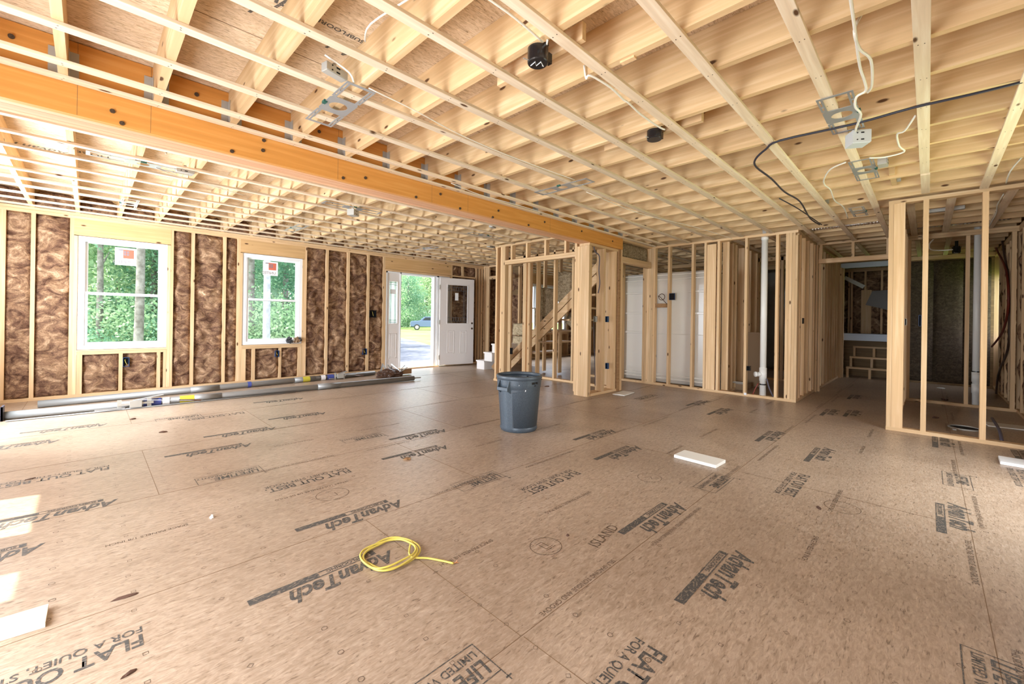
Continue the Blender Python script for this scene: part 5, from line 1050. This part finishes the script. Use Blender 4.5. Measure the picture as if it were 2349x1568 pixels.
for lb, mat, pts_ in (('red water tube bending behind the closet studs', 'pex_red', ((2270, 530), (2285, 570), (2308, 620), (2313, 700), (2300, 760), (2275, 795))), ('dark water tube beside the red one behind the closet studs', 'tarp_brown', ((2296, 530), (2305, 590), (2313, 640), (2315, 730), (2312, 800), (2290, 860), (2283, 930)))):
    cable3([aty(q, YR+0.02+(0.02 if mat == 'pex_red' else 0)) for q in pts_], lb, mat, 0.014, 'water_tube', 'tube')
P = [atz((2276, 967), 0.05)+Vector((0, 0, .04)), atz((2292, 985), 0.07), atz((2298, 1011), 0.0)]; cable3(P, 'grey stub of cable rising from the floor at the closet front', 'cable_grey', 0.014)
# duct opening in the closet floor
w = atz((2213, 982)); e_ = empty('floor_vent', (w.x, w.y, 0)); tag(e_, 'round black duct hole in the closet floor', 'floor vent')
MB().lathe((w.x, w.y, 0.0015), [(0.0001, 0), (0.125, 0)], 28).build('opening', 'black_hole', e_); MB().ringz((w.x, w.y, 0), 0.122, 0.135, 0.0, 0.012).build('collar', 'zinc_dull', e_)
MB().box(w.x-.20, w.x-.13, w.y+.07, w.y+.1, 0, .012).build('bracket', 'zinc_dull', e_); MB().box(w.x-.17, w.x-.10, w.y-.14, w.y-.11, 0, .012).build('bracket', 'zinc_dull', e_)
# flexible foil duct and elbow above the hallway, crossing the joists
def duct(y0, y1, x, z, label):
    P = []; mb = MB(); n_ = int((y1-y0)/0.018); prof = [(0.062+0.006*(k % 2), k*0.018) for k in range(n_)]
    mb.lathe((0, 0, 0), prof, 16); mb.v = [(x+v[0], y0+v[2], z+v[1]) for v in mb.v]
    return tag(mb.build('foil_duct', 'foil'), label, 'duct')
w = atz((1935, 517), 2.59); duct(0.45, 1.28, XJ[0]*0+w.x, 2.60, 'silver flexible duct above the hallway ceiling straps')
w2 = atz((2140, 512), 2.59); duct(-0.75, 0.2, w2.x, 2.60, 'silver flexible duct above the framed closet'); w3 = atz((1745, 562), 2.59); duct(1.5, 2.6, w3.x, 2.60, 'silver flexible duct above the bathroom')
w = atz((1970, 425), 2.64); tag(MB().tube([(w.x, w.y-0.0, 2.60), (w.x, w.y, 2.72)], 0.07, 18).tube([(w.x+.1, w.y-0.30, 2.66), (w.x+.02, w.y, 2.66)], 0.055, 16).build('duct_elbow', 'white_plastic', smooth=True), 'white pipe elbow up between the joists before the hallway', 'pipe')
for p, lb in (((2050, 420), 'short tail joist with a metal hanger before the closet'), ((1888, 470), 'short tail joist with a metal hanger before the hallway')):
    w = atz(p, 2.52); e_ = empty('tail_joist', (w.x, w.y, 2.52)); tag(e_, lb, 'joist')
    MB().box(w.x-0.30, w.x+0.16, w.y-0.02, w.y+0.02, 2.535, ZD-0.01).build('timber', 'joist_y', e_); MB().box(w.x+0.0, w.x+0.06, w.y-0.05, w.y-0.021, 2.54, 2.70).build('hanger', 'zinc_dull', e_)
# things in the bathroom
tag(MB().box(8.3, 8.33, 2.0, 2.32, 0.02, 0.98).build('cardboard_sheet', 'cardboard'), 'brown cardboard sheet standing in the bathroom', 'cardboard')
w = atz((1680, 893)); e_ = empty('open_carton', (w.x+0.2, w.y, 0)); tag(e_, 'small open brown carton on the bathroom floor', 'box')
x, y = w.x+0.2, w.y; MB().box(x-.16, x+.16, y-.2, y+.2, 0.001, 0.01).box(x-.16, x-.15, y-.2, y+.2, 0.01, 0.11).box(x+.15, x+.16, y-.2, y+.2, 0.01, 0.11).box(x-.15, x+.15, y-.2, y-.19, 0.01, 0.11).box(x-.15, x+.15, y+.19, y+.2, 0.01, 0.11).build('carton_body', 'cardboard', e_)
mb = MB().bar((x-.16, y-.2, .11), (x-.22, y-.2, .16), 0.004, 0.004); MB().obox((x-.20, y, .125), (1, 0, -0.6), (0, 1, 0), (0.6, 0, 1), 0.08, 0.38, 0.006).build('flap', 'white_board', e_)
w = atx((1518, 682), 7.22); cable3([w+Vector((0, 0.055*math.cos(a), 0.055*math.sin(a)+0.01)) for a in [k*0.55 for k in range(13)]]+[w+Vector((0, -0.10, -0.12))], 'brown wire loop hung on a block before the tub surround', 'tarp_brown', 0.006)
tag(MB().box(7.235, 7.25, 2.00, 2.035, 0.02, 0.055).build('price_tag', 'sticker_white'), 'small white tag on the bathroom bottom plate', 'tag')

# ================================================================ OUTDOORS
GZ = -0.70
gr = MB().quad((-60, YW+0.2, GZ), (160, YW+0.2, GZ), (160, 220, GZ), (-60, 220, GZ)).build('ground_lawn', 'lawn', org=(0, 0, 0)); tag(gr, 'sunlit green lawn outside the front door', kind='structure')
g2 = MB().quad((-60, YW+0.2, GZ+.004), (14, YW+0.2, GZ+.004), (14, 60, GZ+.004), (-60, 60, GZ+.004)).build('ground_forest', 'forest_floor', org=(0, 0, 0)); 
g2.data.clear_geometry() if False else None
tag(g2, 'wooded ground outside the windows', kind='structure')
g3 = MB().quad((-60, -60, GZ), (XL-0.17, -60, GZ), (XL-0.17, 200, GZ), (-60, 200, GZ)).build('ground_yard', 'yard', org=(0, 0, 0)); tag(g3, 'bright bare yard left of the house', kind='structure')
g4 = MB().quad((XL-0.17, -60, GZ), (60, -60, GZ), (60, YR-0.17, GZ), (XL-0.17, YR-0.17, GZ)).build('ground_grass', 'lawn', org=(0, 0, 0)); tag(g4, 'grass right of the house', kind='structure')
def gpx(p): w_ = atz(p, GZ); return (w_.x, w_.y, GZ+0.012)
dv = MB(); P = [gpx((860, 776)), gpx((919, 775)), gpx((960, 784)), gpx((1000, 796)), gpx((1040, 806))]
near = [(16, YW+1.9, GZ+.012), (2, YW+1.9, GZ+.012)]; dv.v = [tuple(q) for q in P+near]; dv.f = [tuple(range(len(dv.v)))]
tag(dv.build('driveway', 'driveway', org=(0, 0, 0)), 'grey asphalt driveway outside the front door', kind='structure')
tag(MB().box(2.5, 9.5, YW+0.18, YW+1.9, -0.2, -0.06).build('porch_slab', 'concrete', org=(2.5, YW, 0)), 'pale concrete porch slab outside the front door', kind='structure')
for i, px in enumerate((1184,)):
    pass
pc = MB().box(8.35, 8.50, YW+1.6, YW+1.75, -0.06, 2.6).build('porch_post', 'white_vinyl'); tag(pc, 'white porch post outside the window behind the stairs', 'post')
# leafy crowns: many small leaves each, shared between the trees
def crown_mesh(n_, rx, rz_, leaf, mat, seed, hollow=0.3):
    rd = random.Random(seed); mb = MB(); cl = []
    for k in range(max(6, n_//60)):
        a, b2 = rd.uniform(0, 2*PI), rd.uniform(-1, 1); r_ = rd.uniform(hollow, 1)**0.6; s_ = math.sqrt(1-b2*b2); cl.append(Vector((math.cos(a)*s_*r_*rx, math.sin(a)*s_*r_*rx, b2*r_*rz_)))
    for k in range(n_):
        c = rd.choice(cl)+Vector((rd.gauss(0, 1), rd.gauss(0, 1), rd.gauss(0, .7)))*rx*0.17
        u = Vector((rd.gauss(0, 1), rd.gauss(0, 1), rd.gauss(0, 1))).normalized(); v = u.orthogonal().normalized(); s_ = leaf*rd.uniform(.6, 1.3)
        mb.quad(c-u*s_, c-v*s_*0.55, c+u*s_, c+v*s_*0.55)
    me = bpy.data.meshes.new('crown'); me.from_pydata(mb.v, [], mb.f); me.materials.append(MATS[mat]); return me
CR = [crown_mesh(6000, 2.4, 3.2, 0.085, 'leaf_a', 1), crown_mesh(6000, 2.4, 3.4, 0.085, 'leaf_b', 2), crown_mesh(6000, 2.8, 2.8, 0.095, 'leaf_c', 3)]
def trunk_mesh(r_, h, mat):
    mb = MB(); mb.tube([(0, 0, -0.1), (0.05*h*0.1, 0, h*0.4), (0, 0.04, h)], [r_, r_*0.6], 10)
    for k in range(4): a = k*1.7; z = h*(0.45+0.12*k); mb.tube([(0, 0, z), (math.cos(a)*1.2, math.sin(a)*1.2, z+0.9)], [r_*0.35, r_*0.1], 6)
    me = bpy.data.meshes.new('trunk'); me.from_pydata([tuple(v) for v in mb.v], [], mb.f); me.materials.append(MATS[mat])
    for p in me.polygons: p.use_smooth = True
    return me
TR = [trunk_mesh(0.14, 9, 'bark'), trunk_mesh(0.125, 10, 'bark_pale')]
def tree(x, y, ci, ti, s_, zc, label, group='trees outside the windows', rz_=0.0, zs_=1.0):
    e_ = empty('tree', (x, y, GZ), rz_); e_.scale = (s_, s_, s_); tag(e_, label, 'tree', group)
    t = bpy.data.objects.new('trunk', TR[ti]); COL.objects.link(t); t.parent = e_
    for dz in zc:
        c = bpy.data.objects.new('crown', CR[ci]); COL.objects.link(c); c.parent = e_; c.location = (0.4*math.sin(dz*3), 0.4*math.cos(dz*5), dz); c.rotation_euler = (0, 0, dz*2.3); c.scale = (1, 1, zs_)
    return e_
def at_px(px, dist):
    u = (px-1174.5)/F_PX; d = Vector((math.cos(YAW)+u*math.sin(YAW), math.sin(YAW)-u*math.cos(YAW), 0)); return d*(dist)
for i, (px, dist, ci, ti, s_, lb) in enumerate((
    (317, 15, 0, 0, 1.1, 'grey trunk seen through the right half of the larger window'), (228, 17, 1, 0, 0.9, 'thin tree seen through the left half of the larger window'), (170, 19, 0, 0, 1.2, 'leafy tree at the left edge of the larger window'),
    (270, 24, 2, 0, 1.2, 'pale green tree deep in the middle of the larger window view'), (350, 22, 1, 0, 1.1, 'dark leafy tree at the right edge of the larger window'), (200, 30, 2, 0, 1.5, 'far pale tree at the left of the larger window view'),
    (612, 14.5, 0, 1, 1.0, 'pale trunk in the middle of the smaller window'), (578, 18, 1, 0, 1.1, 'dark trunk at the left of the smaller window'), (655, 20, 1, 0, 1.0, 'slim tree at the right of the smaller window'), (630, 27, 2, 0, 1.4, 'far pale tree behind the smaller window'),
    (545, 25, 0, 0, 1.2, 'leafy tree just left of the smaller window view'), (430, 24, 0, 0, 1.2, 'leafy tree hidden between the two windows'), (700, 24, 1, 0, 1.2, 'leafy tree just right of the smaller window view'),
    (905, 84, 1, 0, 1.6, 'dark tree at the left of the doorway view'), (935, 82, 1, 0, 1.4, 'dark low tree behind the front of the truck'), (978, 92, 2, 0, 2.2, 'large pale green tree behind the truck'), (950, 104, 2, 0, 2.5, 'tallest pale tree in the doorway view'), (1010, 92, 0, 0, 2.2, 'green tree at the right of the doorway view'), (885, 66, 0, 0, 1.4, 'leafy tree seen through the sidelight'), (860, 75, 1, 0, 2.0, 'far tree behind the sidelight'))):
    w = at_px(px, dist)
    tree(w.x, w.y, ci, ti, s_, (8.5,) if dist < 18.5 else (2.6, 6.0) if dist < 40 else (2.9, 5.5), lb, rz_=i*1.3)
bush = crown_mesh(3500, 1.6, 1.1, 0.05, 'leaf_a', 9, 0.1); bush2 = crown_mesh(3500, 1.6, 1.2, 0.05, 'leaf_b', 10, 0.1)
BP = [(185, 18), (235, 19), (290, 17.5), (345, 18), (400, 19), (470, 19), (565, 17), (600, 19), (645, 17.5), (700, 19), (210, 19), (310, 20), (380, 21), (590, 21), (660, 22), (140, 15), (928, 78), (945, 80), (965, 84), (990, 84), (908, 76)]
for i, (px, dist) in enumerate(BP):
    w = at_px(px, dist); o = bpy.data.objects.new('bush', (bush, bush2)[i % 2]); COL.objects.link(o); s_ = 1.0+0.25*(i % 3) if dist < 40 else 2.2
    o.location = (w.x, w.y, GZ+0.75*s_); o.rotation_euler = (0, 0, i); o.scale = (s_, s_, s_)
    tag(o, ('leafy undergrowth outside the larger window, %s clump' if px < 420 else 'leafy undergrowth around the smaller window, %s clump' if px < 800 else 'bush behind the truck in the doorway view, %s clump') % nth(i), 'bush', 'undergrowth outside')
# pickup truck on the lawn
w = at_px(985, 62); tk = empty('pickup_truck', (w.x, w.y, GZ), YAW+PI/2+math.radians(14)); tag(tk, 'dark blue pickup truck parked across the lawn, seen through the front door', 'truck')
def prism(pts, y0, y1, name, mat):
    mb = MB(); n_ = len(pts); mb.v = [(x, y0, z) for x, z in pts]+[(x, y1, z) for x, z in pts]
    mb.f = [tuple(range(n_))[::-1], tuple(range(n_, 2*n_))]+[(k, (k+1) % n_, n_+(k+1) % n_, n_+k) for k in range(n_)]; return mb.build(name, mat, tk, local=True, bevel=0.03)
prism([(2.7, .55), (2.75, 1.05), (2.6, 1.28), (1.3, 1.38), (-2.9, 1.38), (-2.95, .6), (-2.2, .5), (2.2, .5)], -0.98, 0.98, 'body', 'truck_paint')
prism([(1.35, 1.36), (0.75, 1.95), (-1.0, 1.98), (-1.35, 1.36)], -0.86, 0.86, 'cab', 'truck_paint')
prism([(1.05, 1.42), (0.62, 1.86), (-0.15, 1.88), (-0.15, 1.42)], -0.875, 0.875, 'front_window', 'truck_glass'); prism([(-0.25, 1.42), (-0.25, 1.88), (-0.95, 1.88), (-1.15, 1.42)], -0.875, 0.875, 'rear_window', 'truck_glass')
for x in (1.8, -1.9):
    for y in (-0.93, 0.93):
        s_ = 1 if y > 0 else -1; t = MB().tube([(x, y-0.14, 0.42), (x, y+0.14, 0.42)], 0.42, 22).build('wheel', 'tyre', tk, local=True)
        t2 = MB().tube([(x, y+s_*0.10, 0.42), (x, y+s_*0.16, 0.42)], 0.26, 18); t2.build('hub_cap', 'chrome', t, local=True)
MB().box(2.70, 2.80, -0.95, 0.95, 0.48, 0.72).build('bumper', 'chrome', tk, local=True); MB().box(2.66, 2.76, -0.55, 0.55, 0.80, 1.12).build('grille', 'chrome', tk, local=True)
for y in (-0.78, 0.78): MB().box(2.62, 2.74, y-0.14, y+0.14, 0.85, 1.08).build('headlight', 'sticker_white', tk, local=True)
